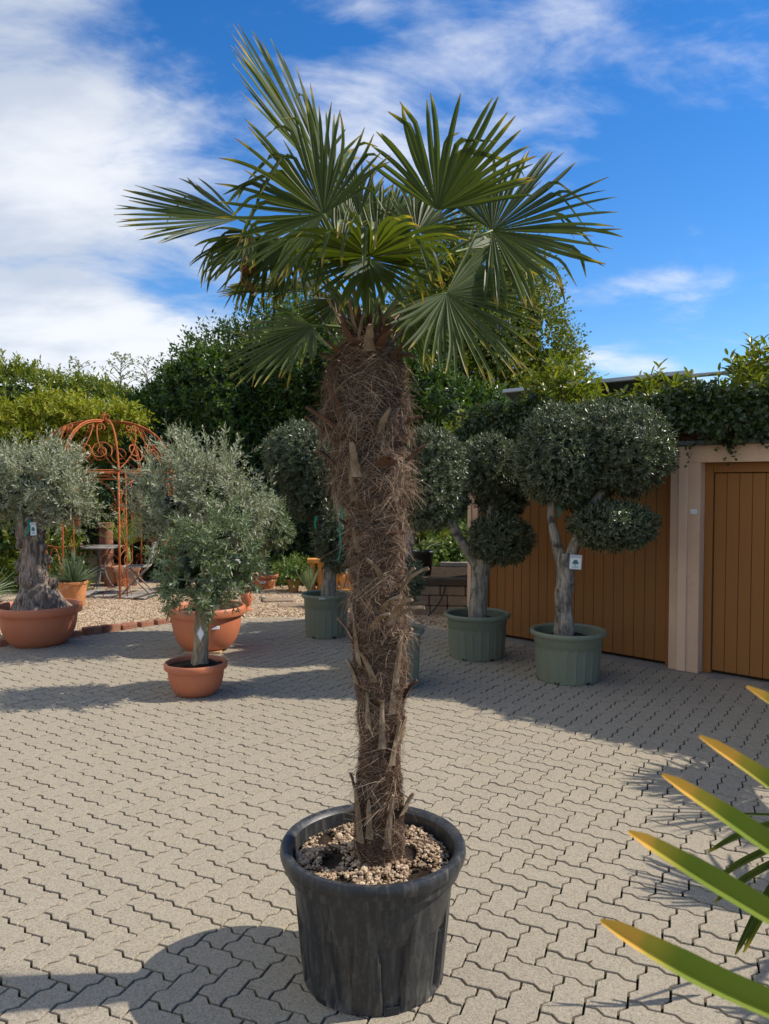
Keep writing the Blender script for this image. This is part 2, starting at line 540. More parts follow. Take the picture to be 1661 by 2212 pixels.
    # bark
    def bark(name, c1, c2, c3, sc=(10, 10, 2.2), s=3.0, bd=.02):
        m, K = newmat(name)
        v = objco(K)
        mpn = K.t.nodes.new('ShaderNodeMapping'); mpn.inputs['Scale'].default_value = sc; K.l(v, mpn.inputs[0])
        f = K.noise(mpn.outputs[0], s, 10, .65, .6)
        c = K.mix(K.sstep(f, .35, .62), c4(c1), c4(c2))
        c = K.mix(K.sstep(K.noise(v, 7, 7, .6, .3), .52, .66), c, c4(c3))
        return fin(m, K, pbsdf(K, c, .92, .15, bumpn(K, f, .9, bd)).outputs[0])
    M['bark_old'] = bark('gnarled_bark', (.075, .055, .042), (.34, .27, .21), (.15, .11, .085))
    M['bark_grey'] = bark('grey_olive_bark', (.16, .135, .10), (.38, .33, .26), (.085, .07, .055))
    M['bark_tan'] = bark('tan_olive_bark', (.19, .145, .09), (.36, .30, .20), (.27, .23, .13), s=4.0)
    M['concrete'] = simple('grey_concrete', (.20, .185, .16), (.27, .25, .215), 5, .9, .4, 60, .2)
    M['twig'] = simple('twig', (.16, .13, .095), (.24, .20, .15), 12, .9, 0)
    M['twig_dark'] = simple('dark_twig', (.06, .045, .03), (.11, .085, .06), 12, .9, 0)
    # foliage
    M['olive_top'] = leafmat('clipped_olive_leaf', [(.022, .036, .011), (.045, .062, .020), (.095, .115, .046), (.29, .305, .165)], .16, .36, .5, (1.1, 1.25, .6), back=(.15, .17, .095))
    M['olive_wild'] = leafmat('silver_olive_leaf', [(.11, .13, .066), (.21, .23, .125), (.32, .335, .20), (.50, .50, .33)], .22, .42, .45, (1.1, 1.2, .6), back=(.38, .39, .28))
    M['olive_green'] = leafmat('green_olive_leaf', [(.05, .085, .022), (.095, .14, .040), (.155, .20, .062), (.29, .32, .13)], .22, .38, .5, (1.1, 1.3, .5), back=(.21, .25, .16))
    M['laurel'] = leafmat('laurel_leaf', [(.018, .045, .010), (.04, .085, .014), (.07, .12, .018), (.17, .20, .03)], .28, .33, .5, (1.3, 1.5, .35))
    M['laurel_lit'] = leafmat('sunlit_laurel_leaf', [(.05, .095, .012), (.10, .15, .018), (.17, .205, .025), (.27, .27, .045)], .32, .35, .5, (1.3, 1.35, .3))  # brighter copy of the laurel leaf, sunlight put into its colour
    M['laurel_dark'] = leafmat('shaded_laurel_leaf', [(.014, .036, .012), (.026, .058, .016), (.042, .080, .020), (.075, .115, .026)], .22, .36, .45, (1.2, 1.4, .4))  # darker copy of the laurel leaf, deep shade put into its colour
    M['vine'] = leafmat('yellow_vine_leaf', [(.14, .19, .015), (.22, .26, .02), (.32, .32, .03), (.40, .36, .06)], .35, .5, .3, (1.2, 1.2, .3))
    M['beech'] = leafmat('hornbeam_leaf', [(.05, .09, .012), (.10, .14, .018), (.18, .20, .022), (.30, .26, .035)], .35, .48, .35, (1.3, 1.35, .3))
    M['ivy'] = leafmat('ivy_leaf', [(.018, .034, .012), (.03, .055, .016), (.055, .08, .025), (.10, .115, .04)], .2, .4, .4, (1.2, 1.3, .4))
    M['ivy_lit'] = leafmat('sunlit_ivy_leaf', [(.06, .12, .02), (.10, .17, .03), (.17, .23, .06), (.27, .32, .12)], .3, .4, .4, (1.2, 1.3, .4))  # lighter copy of the ivy leaf with the sunlight painted in
    M['yucca'] = leafmat('yucca_leaf', [(.09, .14, .085), (.14, .20, .12), (.21, .27, .17)], .15, .45, .4, (1.1, 1.2, .5))
    M['pale_fan'] = leafmat('pale_fan_leaf', [(.20, .27, .17), (.28, .35, .22), (.36, .40, .26)], .2, .45, .4, (1.1, 1.2, .5))
    M['lime_frond'] = leafmat('lime_frond', [(.13, .18, .03), (.20, .24, .05), (.28, .30, .08)], .3, .45, .4, (1.2, 1.2, .4))
    M['sapling'] = leafmat('thin_birch_leaf', [(.16, .19, .07), (.24, .27, .11), (.33, .34, .17)], .35, .5, .3, (1.2, 1.2, .5))
    # the palm: segment colour runs from the rib to scorched tips
    def palm_leaf(name, g1, g2, tipc, tip0=.86, tip1=.985, trans=.26, amount=1.0):
        m, K = newmat(name)
        r = attr(K, 'rnd'); t = attr(K, 'along')
        c = K.mix(r, c4(g1), c4(g2))
        v = objco(K)
        c = K.mix(K.math('MULTIPLY', K.sstep(K.noise(v, 9, 5), .45, .7), .3), c, (.11, .13, .02, 1))
        gm = K.t.nodes.new('ShaderNodeNewGeometry')
        c = K.mix(K.math('MULTIPLY', gm.outputs['Backfacing'], .3), c, (.10, .13, .055, 1))
        t0 = K.lerp(r, 0, 1, tip0 + .10, tip0 - .06)
        f1 = K.math('MULTIPLY', K.sstep(t, K.math('SUBTRACT', t0, .10), t0), .85 * amount)
        c = K.mix(f1, c, (.42, .33, .05, 1))
        f2 = K.math('MULTIPLY', K.sstep(t, t0, K.math('ADD', t0, .04)), amount)
        c = K.mix(f2, c, c4(tipc))
        b = pbsdf(K, c, .48, .30)
        tr = K.t.nodes.new('ShaderNodeBsdfTranslucent')
        K.l(K.mix(1.0, c, (1.85, 1.8, .35, 1), 'MULTIPLY'), tr.inputs[0])
        mx = K.t.nodes.new('ShaderNodeMixShader'); mx.inputs[0].default_value = trans
        K.l(b.outputs[0], mx.inputs[1]); K.l(tr.outputs[0], mx.inputs[2])
        return fin(m, K, mx.outputs[0])
    M['palm'] = palm_leaf('palm_leaf', (.032, .052, .009), (.078, .105, .017), (.26, .15, .07), .955, 1.0, .30, .8)
    M['palm_near'] = palm_leaf('yellow_tipped_palm_leaf', (.13, .18, .018), (.19, .245, .028), (.62, .36, .07), .86, 1.0, .3)
    M['palm_dead'] = leafmat('dead_frond', [(.12, .055, .025), (.18, .09, .04), (.25, .14, .07)], .2, .7, .2, (1, .9, .7))
    M['petiole'] = simple('petiole_green', (.07, .11, .02), (.13, .17, .035), 6, .45, .1, 60, .4)
    m, K = newmat('palm_fibre')
    r = attr(K, 'rnd')
    rp = K.t.nodes.new('ShaderNodeValToRGB')
    e = rp.color_ramp.elements
    e[0].color = (.060, .034, .021, 1); e[1].color = (.50, .39, .27, 1)
    for pos, cc in ((.3, (.13, .076, .047, 1)), (.58, (.23, .145, .095, 1)), (.82, (.38, .27, .18, 1))):
        q = e.new(pos); q.color = cc
    K.l(r, rp.inputs[0])
    M['fibre'] = fin(m, K, pbsdf(K, rp.outputs[0], .9, .15).outputs[0])
    M['palm_core'] = simple('fibre_mat', (.045, .026, .017), (.12, .070, .045), 16, .98, 1.0, 90, .1, .02, third=(.18, .11, .075))
    M['stub'] = simple('old_leaf_base', (.16, .105, .06), (.33, .25, .165), 18, .85, .5, 50, .2, .004, third=(.08, .05, .03))
    M['stub_dark'] = simple('dark_leaf_base', (.07, .038, .024), (.16, .085, .052), 14, .85, .4, 50, .2, .004)


make_mats()

# ================================================================== GROUND, PAVING, GRAVEL
def plane_grid(mb, x0, x1, y0, y1, nx, ny, zf, keep=None, rnd=.5):
    X, Y = np.meshgrid(np.linspace(x0, x1, nx), np.linspace(y0, y1, ny))
    P = np.stack([X, Y, zf(X, Y)], -1).reshape(-1, 3)
    idx = np.arange(nx * ny).reshape(ny, nx)
    q = np.stack([idx[:-1, :-1], idx[:-1, 1:], idx[1:, 1:], idx[1:, :-1]], -1).reshape(-1, 4)
    if keep is not None:
        c = P[q].mean(1); q = q[keep(c[:, 0], c[:, 1])]
    mb.add(P, q, rnd)


g_ = MB()
g_.add([(-400, -400, -.06), (400, -400, -.06), (400, 400, -.06), (-400, 400, -.06)], [(0, 1, 2, 3)])
o = g_.build('ground', M['earth'], kind='structure')

# edge between paving and gravel (plan), left to right
EDGE = np.array([(-9.0, 5.6), (-6.0, 7.2), (-4.1, 8.3), (-3.5, 8.8), (-2.69, 9.67), (-1.79, 10.0), (-.78, 10.0), (.39, 9.55), (.75, 9.2), (.98, 8.95)])
def edge_y(x): return np.interp(x, EDGE[:, 0], EDGE[:, 1])
# garage front: corner and direction along it
GC = np.array([.97, 8.93]); GU = nrm(np.array([1.0, -1.0])); GN = np.array([-GU[1], GU[0]]) * -1.0
GN = np.array([-.7071, -.7071])                   # out of the front, towards the yard
def before_garage(x, y): return ((np.stack([x, y], -1) - GC) @ GN) > 0.0
def on_paving(x, y): return (y < edge_y(x)) & ((x < GC[0]) | before_garage(x, y)) & (before_garage(x, y) | (y < GC[1]))

bed = MB()
plane_grid(bed, -9, 7, -2.5, 10.2, 90, 74, lambda X, Y: -.019 + 0 * X, lambda x, y: on_paving(x - .0, y - .12) | on_paving(x, y))
pavement = bed.build('pavement', M['joint'], kind='structure')

CELL = .1126
ang = R(-33.8)
LU = np.array([math.cos(ang), math.sin(ang)]); LV = np.array([-math.sin(ang), math.cos(ang)])
L0 = np.array([-1.953, 3.876])
AMP = .088


def paver_outline(cells):
    """outline of one paver: lattice loop with the zigzag on every cell edge"""
    pts = []
    for k in range(len(cells)):
        a = np.array(cells[k], float); b = np.array(cells[(k + 1) % len(cells)], float)
        d = b - a; n = np.array([-d[1], d[0]])
        pts += [a, a + d * .36 + n * AMP, a + d * .64 - n * AMP]
    return np.array(pts) * CELL


def inset(P, d):
    e = np.roll(P, -1, 0) - P; e = nrm(e)
    n = np.stack([-e[:, 1], e[:, 0]], -1); n0 = np.roll(n, 1, 0)
    b = nrm(n + n0); k = np.clip((b * n).sum(-1), .45, 1)
    return P + b * (d / k)[:, None]


def paver_geo(cells, sides=True):
    P = paver_outline(cells)
    c = P.mean(0); P = P - c
    o1, o2 = inset(P, .0042), inset(P, .0060)
    n = len(P)
    V = [np.c_[o2, np.zeros(n)], np.c_[o1, np.full(n, -.0026)]]
    if sides: V.append(np.c_[o1, np.full(n, -.022)])
    i = np.arange(n); j = (i + 1) % n
    F = [tuple(i)] + [(a + n, b + n, b, a) for a, b in zip(i, j)]
    if sides: F += [(a + 2 * n, b + 2 * n, b + n, a + n) for a, b in zip(i, j)]
    return np.concatenate(V), F, c


SH = {'h': [(0, 0), (1, 0), (2, 0), (2, 1), (1, 1), (0, 1)], 'v': [(0, 0), (1, 0), (1, 1), (1, 2), (0, 2), (0, 1)], 's': [(0, 0), (1, 0), (1, 1), (0, 1)]}
GEO = {k: paver_geo(v) for k, v in SH.items()}
rot2 = np.array([[LU[0], LU[1], 0], [LV[0], LV[1], 0], [0, 0, 1]])
SEAM = 11


def laid():
    out = []
    for i in range(-110, 110):
        for j in range(-110, 110):
            k = (i - j) % 4
            if k == 0: s, cl = 'h', [(i, j), (i + 1, j)]
            elif k == 3: s, cl = 'v', [(i, j), (i, j + 1)]
            else: continue
            if s == 'v' and (j + 1) % SEAM == 0:          # machine-laid units end here: half stones
                out += [('s', i, j), ('s', i, j + 1)]
            else: out.append((s, i, j))
    return out


def center_of(s, i, j):
    c = GEO[s][2] + np.array([i, j]) * CELL
    return L0 + c[0] * LU + c[1] * LV


pv = []
for s, i, j in laid():
    c = center_of(s, i, j)
    if -8.0 < c[0] < 6.5 and -1.2 < c[1] < 10.1:
        q = np.array([c[0]]), np.array([c[1]])
        if on_paving(*q)[0]: pv.append((s, c[0], c[1]))
def seen_px(x, y):
    d = np.array([x, y, -H]); cp, sp = math.cos(PITCH), math.sin(PITCH)
    z = y * cp + H * sp; yy = y * sp - H * cp
    return CX + FPX * x / z, CY - FPX * yy / z
vis = []
for k, (s, x, y) in enumerate(pv):
    if y > 2.2:
        u, v_ = seen_px(x, y)
        if -60 < u < 1720 and v_ < 2260:
            pot = math.hypot(x + .05, y - 2.72) < .23
            if not pot: vis.append((math.hypot(x, y), k))
vis.sort()
near = {k for _, k in vis[:300]}
meshes = {}
for s in SH:
    for q in range(5):
        mb = MB(); mb.add(GEO[s][0] @ rot2, GEO[s][1], (q + .5) / 5)
        me = mb.mesh('paver'); me.materials.append(M['paver']); meshes[(s, q)] = me
rest = MB()
for k, (s, x, y) in enumerate(pv):
    zj = rng.normal(0, .0009)
    if k in near:
        o = link('paver', meshes[(s, int(rng.integers(5)))], pavement, loc=(x, y, zj))
        o.rotation_euler = (rng.normal(0, .004), rng.normal(0, .004), rng.normal(0, .006))
    else:
        V = (GEO[s][0] @ rot2)
        V = V + np.array([x, y, zj]) + np.c_[np.zeros((len(V), 2)), V[:, :1] * rng.normal(0, .004) + V[:, 1:2] * rng.normal(0, .004)]
        rest.add(V, GEO[s][1], rng.uniform())
rest.build('far_pavers', M['paver'], pavement, kind='stuff')

# gravel yard
gv = MB()
def gz(X, Y): return -.013 + .030 * np.clip((Y - edge_y(X) + .03) / .16, 0, 1) + .012 * wob(np.stack([X, Y, 0 * X], -1), 2.3) * np.clip((Y - edge_y(X)) / .3, 0, 1) + .02 * np.clip((Y - edge_y(X)) / 2, 0, 1)
plane_grid(gv, -14, 6, 5.4, 17, 170, 120, gz, lambda x, y: (y > edge_y(x) - .30) & ~((x > GC[0] - .1) & ((np.stack([x, y], -1) - GC) @ GU > -.0)))
gravel = gv.build('gravel_yard', M['gravel'], kind='structure', smooth=True)


def ico():
    t = (1 + 5 ** .5) / 2
    V = nrm(np.array([(-1, t, 0), (1, t, 0), (-1, -t, 0), (1, -t, 0), (0, -1, t), (0, 1, t), (0, -1, -t), (0, 1, -t), (t, 0, -1), (t, 0, 1), (-t, 0, -1), (-t, 0, 1)], float))
    F = np.array([(0, 11, 5), (0, 5, 1), (0, 1, 7), (0, 7, 10), (0, 10, 11), (1, 5, 9), (5, 11, 4), (11, 10, 2), (10, 7, 6), (7, 1, 8), (3, 9, 4), (3, 4, 2), (3, 2, 6), (3, 6, 8), (3, 8, 9), (4, 9, 5), (2, 4, 11), (6, 2, 10), (8, 6, 7), (9, 8, 1)])
    return V, F
ICO = ico()


def pebbles(mb, P, size, g=rng, flat=.7):
    V, F = ICO; n = len(P)
    s = np.broadcast_to(size, (n,))[:, None, None]
    W = V[None] * g.uniform(.72, 1.2, (n, 12, 1)) * s * .5
    W = W * np.stack([g.uniform(.8, 1.3, n), g.uniform(.7, 1.1, n), np.full(n, flat)], -1)[:, None]
    a = g.uniform(0, 6.28, n); b = g.normal(0, .35, n)
    ca, sa, cb, sb = np.cos(a)[:, None], np.sin(a)[:, None], np.cos(b)[:, None], np.sin(b)[:, None]
    x, y, z = W[..., 0], W[..., 1], W[..., 2]
    y, z = y * cb - z * sb, y * sb + z * cb
    W = np.stack([x * ca - y * sa, x * sa + y * ca, z], -1) + P[:, None]
    FF = (np.arange(n)[:, None, None] * 12 + F[None]).reshape(-1, 3)
    mb.add(W.reshape(-1, 3), FF, np.repeat(g.uniform(0, 1, n), 12))


st = MB()
n = 14000
x = rng.uniform(-6.5, 1.0, n); y = edge_y(x) + .04 + rng.uniform(0, 1, n) ** 1.4 * 3.6
k = (np.stack([x, y], -1) - GC) @ GU < -.05
x, y = x[k], y[k]
pebbles(st, np.stack([x, y, gz(x, y) + .004], -1), rng.uniform(.012, .026, len(x)))
st.build('gravel_stones', M['stone'], gravel, kind='stuff')

# flat stepping slabs lying in the gravel
for (x, y, sx, sy, rz) in ((-1.55, 11.2, .44, .3, .2), (-.95, 11.6, .42, .3, -.3), (-1.25, 10.75, .46, .3, .1), (-5.35, 10.2, .5, .35, .2), (-2.4, 12.9, .5, .3, .1)):
    mb = MB(); box(mb, (-sx / 2, -sy / 2, -.03), (sx / 2, sy / 2, .03), ch=.008)
    o = mb.build('stepping_slab', M['bedstone'], gravel, loc=(x, y, float(gz(np.array(x), np.array(y))) - .008)); o.rotation_euler[2] = rz

# brick edging along the paving
edging = tag(bpy.data.objects.new('brick_edging', None), 'row of weathered red bricks edging the pale gravel', 'edging'); col.objects.link(edging)
mbs = []
for q in range(5):
    mb = MB(); L_ = .20 * rng.uniform(.85, 1.1)
    box(mb, (-L_ / 2, -.052, -.05), (L_ / 2, .052, .062 + rng.normal(0, .008)), ch=.009)
    me = mb.mesh('brick'); me.materials.append(M['brick']); mbs.append(me)
seg = np.array([(-6.6, 6.86), (-5.4, 7.55), (-4.1, 8.28), (-3.5, 8.78), (-2.69, 9.63), (-2.1, 9.86), (-1.75, 9.96)])
dist = np.r_[0, np.cumsum(np.linalg.norm(np.diff(seg, axis=0), axis=1))]
s = 0.0
while s < dist[-1]:
    p = np.array([np.interp(s, dist, seg[:, 0]), np.interp(s, dist, seg[:, 1])]); p2 = np.array([np.interp(s + .1, dist, seg[:, 0]), np.interp(s + .1, dist, seg[:, 1])])
    d = p2 - p
    o = link('brick', mbs[int(rng.integers(5))], edging, loc=(p[0], p[1], rng.normal(0, .008)))
    o.rotation_euler = (rng.normal(0, .04), rng.normal(0, .05), math.atan2(d[1], d[0]) + rng.normal(0, .05))
    s += .225

# ================================================================== GARAGE
gar = thing('garage', 'low garage with sand render and brown boarded doors', 'garage', (GC[0], GC[1], 0))
AX = np.array([[GU[0], GU[1], 0], [-GN[0], -GN[1], 0], [0, 0, 1.0]])     # along the front, into the building, up
def gb(name, lo, hi, mat, parent=gar, ch=0.0, rnd=.5, loc=None):
    mb = MB(); box(mb, lo, hi, AX, ch=ch, rnd=rnd)
    return mb.build(name, M[mat], parent, loc=loc)
DH, WH, DEP, WT = 1.93, 2.085, 5.6, .20
U_DOORS = [(.13, 2.40), (2.68, 4.95), (5.23, 7.5)]
UEND = 7.63
# piers, lintel, side and back walls
piers = [(0, .13), (2.40, 2.68), (4.95, 5.23), (7.5, UEND)]
for a, b in piers: gb('wall_pier', (a, 0, 0), (b, WT, DH), 'render', ch=.004)
gb('lintel_wall', (0, 0, DH + .0005), (UEND, WT, WH), 'render')
gb('side_wall', (0, WT + .001, 0), (.18, DEP, WH - .001), 'render'); gb('side_wall', (UEND - .18, WT + .001, 0), (UEND, DEP, WH - .001), 'render')
gb('back_wall', (.181, DEP - .2, 0), (UEND - .181, DEP - .001, WH - .002), 'render')
gb('roof_slab', (-.02, -.0, WH + .001), (UEND + .02, DEP, WH + .05), 'door_dark')
gb('roof_edge', (-.06, -.045, WH + .003), (UEND + .06, -.001, WH + .045), 'zinc', ch=.004)
for a in (2.54, 5.09):                             # downpipe-like smooth strips on the piers
    gb('pier_strip', (a - .055, -.022, .0), (a + .03, -.001, WH - .003), 'trim', ch=.006)
gb('corner_strip', (-.004, -.018, 0), (.05, -.001, WH - .003), 'trim', ch=.005)
for di, (a, b) in enumerate(U_DOORS):
    d = gb('garage_door', (a + .001, .155, .012), (b - .001, .19, DH - .001), 'door_dark')
    for lo, hi in (((a + .001, .10, .0), (a + .075, .153, DH - .002)), ((b - .075, .10, .0), (b - .001, .153, DH - .002)), ((a + .076, .10, DH - .09), (b - .076, .153, DH - .002))):
        gb('door_frame', lo, hi, 'door', d, ch=.004)
    nb = 19; wdt = (b - a - .16) / nb
    for k in range(nb):
        gb('board', (a + .08 + k * wdt + .0018, .120 + rng.normal(0, .0004), .03), (a + .08 + (k + 1) * wdt - .0018, .154, DH - .097), 'door', d, ch=.0035, rnd=rng.uniform())
def gpt(u, v_, z): return np.array([GC[0], GC[1], 0]) + u * AX[0] + v_ * AX[1] + np.array([0, 0, z])
gb('door_sill', (-.05, -.09, -.05), (UEND, WT - .001, -.001), 'concrete')
# small white plate on the pier
mb = MB(); box(mb, (2.595, -.006, 1.46), (2.655, -.001, 1.505), AX, ch=.001)
mb.build('number_plate', M['white_tag'], gar)
# rooftop planting box in brick, ivy over it
gb('planter_wall', (.05, .02, WH + .052), (UEND - .05, .14, WH + .22), 'brick')

# solar panels on the roof, seen from behind
def solar(u0, u1, label):
    p0 = gpt(u0, .95, 0)
    t = thing('solar_panel', label, 'solar panel', (p0[0], p0[1], WH + .14))
    Lp = u1 - u0
    zt, zb = 2.90 - WH - .14, 2.42 - WH - .14
    a, b = np.array([0, 0, zt]), np.array([0, 1.05, zb])
    sd = nrm(b - a); nn = np.cross(np.array([1., 0, 0]), sd)
    ax = np.stack([np.array([1., 0, 0]), sd, nn]) @ AX
    Wd = np.linalg.norm(b - a)
    mb = MB(); box(mb, (.03, .03, -.012), (Lp - .03, Wd - .03, .008), ax, a @ AX); mb.build('backsheet', M['zinc'], t)
    for lo, hi in (((0, 0, -.03), (Lp, .028, .02)), ((0, Wd - .028, -.03), (Lp, Wd, .02)), ((0, .029, -.03), (.028, Wd - .029, .02)), ((Lp - .028, .029, -.03), (Lp, Wd - .029, .02))):
        mb = MB(); box(mb, lo, hi, ax, a @ AX, ch=.003); mb.build('frame_rail', M['alu'], t)
    mb = MB(); box(mb, (Lp * .22, .12, -.03), (Lp * .22 + .14, .2, -.0125), ax, a @ AX); mb.build('junction_box', M['dark_pot'], t)
    for q in (.3, Lp - .3):
        mb = MB(); tube(mb, [np.array([q, .1, 0]) @ AX, np.array([q, .1, zt - .07]) @ AX], .018, 6); mb.build('leg', M['alu'], t)
        mb = MB(); tube(mb, [np.array([q, .95, 0]) @ AX, np.array([q, .95, zb + .04]) @ AX], .018, 6); mb.build('leg', M['alu'], t)
    return t
solar(-.23, 2.12, 'grey solar panel behind the shrubs on the garage roof, ending at a white pipe')
solar(2.57, 5.0, 'dark solar panel over the second brown door, beyond the white pipe')
mb = MB(); tube(mb, [gpt(2.05, 1.0, 2.86), gpt(2.62, 1.0, 2.855)], .022, 10)
tag(mb.build('white_pipe', M['alu'], smooth=True), 'thin pale pipe running between the two solar panels on the roof', 'pipe')
# ================================================================== HERO: POTTED FAN PALM
PY = 2.72
pc = gnd(806, 2060); PX = at(806, 1900, PY)[0]
POT_H, POT_R, POT_B = .475, .330, .250


def plast_pot(name, label, cat, loc, Rr, Rb, h, mat, ribs, group=None, band=.24, n=96, rim=.05, notch=True, depth=.008, style='flute', rz=0.0):
    t = thing(name, label, cat, loc, rz, group)
    rw = Rr * .055
    ri = Rr - rw * 1.9
    def rad(z): return Rb + (ri - .004 - Rb) * (z / h) ** .9
    zs = list(np.linspace(.03, h * (1 - band), 9))
    prof = [(Rb * .5, .012), (Rb * .93, .012), (Rb * .95, 0), (Rb, .004)]
    prof += [(rad(z), z) for z in zs]
    zb = h * (1 - band)
    prof += [(rad(zb) + depth * 1.1, zb + .008), (rad(h - rim) + depth * 1.1, h - rim), (Rr - rw * .25, h - rim + .004), (Rr, h - rim * .6), (Rr - .001, h - rim * .25), (Rr - rw * .4, h - .002), (Rr - rw, h), (Rr - rw * 1.6, h - .004), (ri - .006, h - .016), (ri - .012, h * .72), (ri - .03, h * .5)]
    ns = len(zs)
    def mod(rr, zz, tt, ii):
        low = (ii >= 4) & (ii < 4 + ns)
        s = zz / zb
        if style == 'flute':                       # broad panels that narrow to the foot, V facets between them
            ph = (tt / (2 * np.pi) * ribs) % 1.0
            wdt = .20 + .13 * s
            d = np.abs(ph - .5)
            f = np.clip((d - (.5 - wdt)) / .035, 0, 1)
            tri = np.clip(1 - np.abs(((ph + .5) % 1) - .5) / wdt, 0, 1)
            off = -depth * f * (1.0 - .55 * tri) * np.clip((1 - s) * 9, 0, 1)
        else:                                      # thin upright ribs
            ph = (tt / (2 * np.pi) * ribs) % 1.0
            f = np.clip(1 - np.abs(ph - .5) / .045, 0, 1)
            off = depth * .9 * f * np.clip((1 - s) * 12, 0, 1)
        return rr + np.where(low, off, 0)
    mb = MB(); lathe(mb, prof, n, mod)
    body = mb.build('pot_shell', M[mat], t, smooth=True)
    m = body.modifiers.new('edges', 'EDGE_SPLIT'); m.split_angle = R(38)
    if notch:
        for k in range(6):
            a = k * math.pi / 3 - .35
            mb = MB(); c, s_ = math.cos(a), math.sin(a)
            box(mb, (-.022, -.0015, .001), (.022, .012, .026), np.array([[-s_, c, 0], [-c, -s_, 0], [0, 0, 1]]), (Rb * c, Rb * s_, 0))
            mb.build('drain_notch', M['dark_pot'], t)
    return t, ri


def soil_disc(parent, r, z, mat='soil', bump=.012, n=40, dome=.0):
    mb = MB()
    prof = [(1e-4, z + dome), (r * .3, z + dome * .8), (r * .6, z + dome * .5), (r * .85, z + dome * .15), (r, z)]
    P = np.array(prof); th = np.linspace(0, 2 * np.pi, n, endpoint=False)
    V = np.stack([P[:, :1] * np.cos(th), P[:, :1] * np.sin(th), np.repeat(P[:, 1:], n, 1)], -1).reshape(-1, 3)
    V[:, 2] += bump * wob(V, 14)
    idx = np.arange(5 * n).reshape(5, n)
    q = np.stack([idx[:-1], idx[1:], np.roll(idx, -1, 1)[1:], np.roll(idx, -1, 1)[:-1]], -1).reshape(-1, 4)
    mb.add(V, q)
    return mb.build('soil', M[mat], parent, smooth=True)


pot, ri = plast_pot('black_pot', 'large dusty black plastic pot holding the tall shaggy palm', 'plant pot', (PX, PY, 0), POT_R, POT_B, POT_H, 'black_plastic', 9, band=.20, n=216, rim=.05, depth=.022, rz=.10)
SZ = POT_H - .075
soil_disc(pot, ri - .012, SZ, bump=.008, dome=.012)
n = 3600
a = rng.uniform(0, 6.28, n); r = (ri - .022) * np.sqrt(rng.uniform(.0, 1, n))
P = np.stack([r * np.cos(a), r * np.sin(a), np.full(n, SZ + .009)], -1)
keepp = wob(P, 13.0) > -.35                    # patches of bare soil
P = P[keepp]; P[:, 2] += .012 * (1 - (np.hypot(P[:, 0], P[:, 1]) / ri)) + .008 * wob(P, 14) + rng.uniform(-.003, .008, len(P))
mb = MB(); pebbles(mb, P, rng.choice([.006, .009, .013, .018, .024], len(P), p=[.34, .28, .20, .12, .06]), flat=.7)
mb.build('pebbles', M['stone'], pot, kind='stuff')
# bark chips lying on the pebbles
for k, (bx, by, rz_, L_) in enumerate(((-.17, .02, .4, .055), (-.13, .07, -.5, .04), (-.19, -.09, 1.2, .05), (.16, -.1, .3, .035), (.2, .06, 2, .04))):
    mb = MB(); box(mb, (-L_ / 2, -.009, 0), (L_ / 2, .009, .008), ch=.003)
    o = mb.build('bark_chip', M['stub_dark' if k % 2 == 0 else 'stub'], pot, loc=(bx, by, SZ + .022)); o.rotation_euler = (rng.normal(0, .2), rng.normal(0, .2), rz_)

palm = thing('fan_palm', 'tall fan palm with shaggy fibrous brown trunk in the black pot', 'palm tree', (PX, PY, SZ))
PO = np.array([PX, PY, SZ])
sil = [(1850, 763, 870), (1780, 767, 868), (1700, 772, 868), (1620, 777, 862), (1560, 775, 870), (1500, 771, 876), (1450, 769, 879), (1400, 766, 874), (1350, 757, 880), (1300, 763, 874), (1260, 760, 870), (1200, 758, 872), (1150, 752, 876), (1112, 756, 872), (1080, 734, 880), (1045, 724, 886), (1005, 720, 884), (970, 728, 870), (940, 706, 881), (905, 698, 878), (860, 706, 876), (800, 712, 872), (775, 722, 858), (752, 738, 846), (730, 760, 830), (712, 776, 818), (700, 784, 808)]
ax_px = [(((a_ + b_) / 2), v_, (b_ - a_) / 2) for v_, a_, b_ in sil]
axp = np.array([at(u, v_, PY) for u, v_, _ in ax_px]) - PO
axp[0][2] = -.015
axr = np.array([q[2] for q in ax_px]) / FPX * (PY + .06) * .95
zz_ = axp[:, 2]
def axis(z):
    z = np.asarray(z, float)
    return np.stack([np.interp(z, zz_, axp[:, 0]), np.interp(z, zz_, axp[:, 1]), z], -1), np.interp(z, zz_, axr)
ZT = zz_[-1]
# core: layered fibre sheaths, each flaring a little over the one below
zs = np.linspace(-.015, ZT, 190)
c, rr = axis(zs)
thn = 64
th = np.linspace(0, 2 * np.pi, thn, endpoint=False)
lay = (zs / .135)
TH, LZ = np.meshgrid(th, lay)
saw = ((LZ + .55 * np.sin(TH * 2 + np.floor(LZ) * 2.1) * .5 + .18 * np.sin(TH * 5)) % 1.0)
amp = np.interp(zs, [0, .5, 1.0, 1.6, 1.75, ZT], [.003, .006, .010, .012, .008, .003])[:, None]
Rr = rr[:, None] + amp * (saw * 1.6 - .9) + .006 * wob(np.stack([np.cos(TH) * .3, np.sin(TH) * .3, LZ * .1], -1), 16)
Rr = np.maximum(Rr, .01)
V = c[:, None] + np.stack([Rr * np.cos(TH), Rr * np.sin(TH), 0 * Rr], -1)
idx = np.arange(len(zs) * thn).reshape(len(zs), thn)
q = np.stack([idx[:-1], np.roll(idx, -1, 1)[:-1], np.roll(idx, -1, 1)[1:], idx[1:]], -1).reshape(-1, 4)
mb = MB(); mb.add(V.reshape(-1, 3), q)
trunk = mb.build('trunk', M['palm_core'], palm, smooth=True)
def core_r(thv, z):
    i = np.clip(((z - zs[0]) / (zs[-1] - zs[0]) * (len(zs) - 1)).astype(int), 0, len(zs) - 1)
    j = (thv / (2 * np.pi) * thn).astype(int) % thn
    return Rr[i, j]


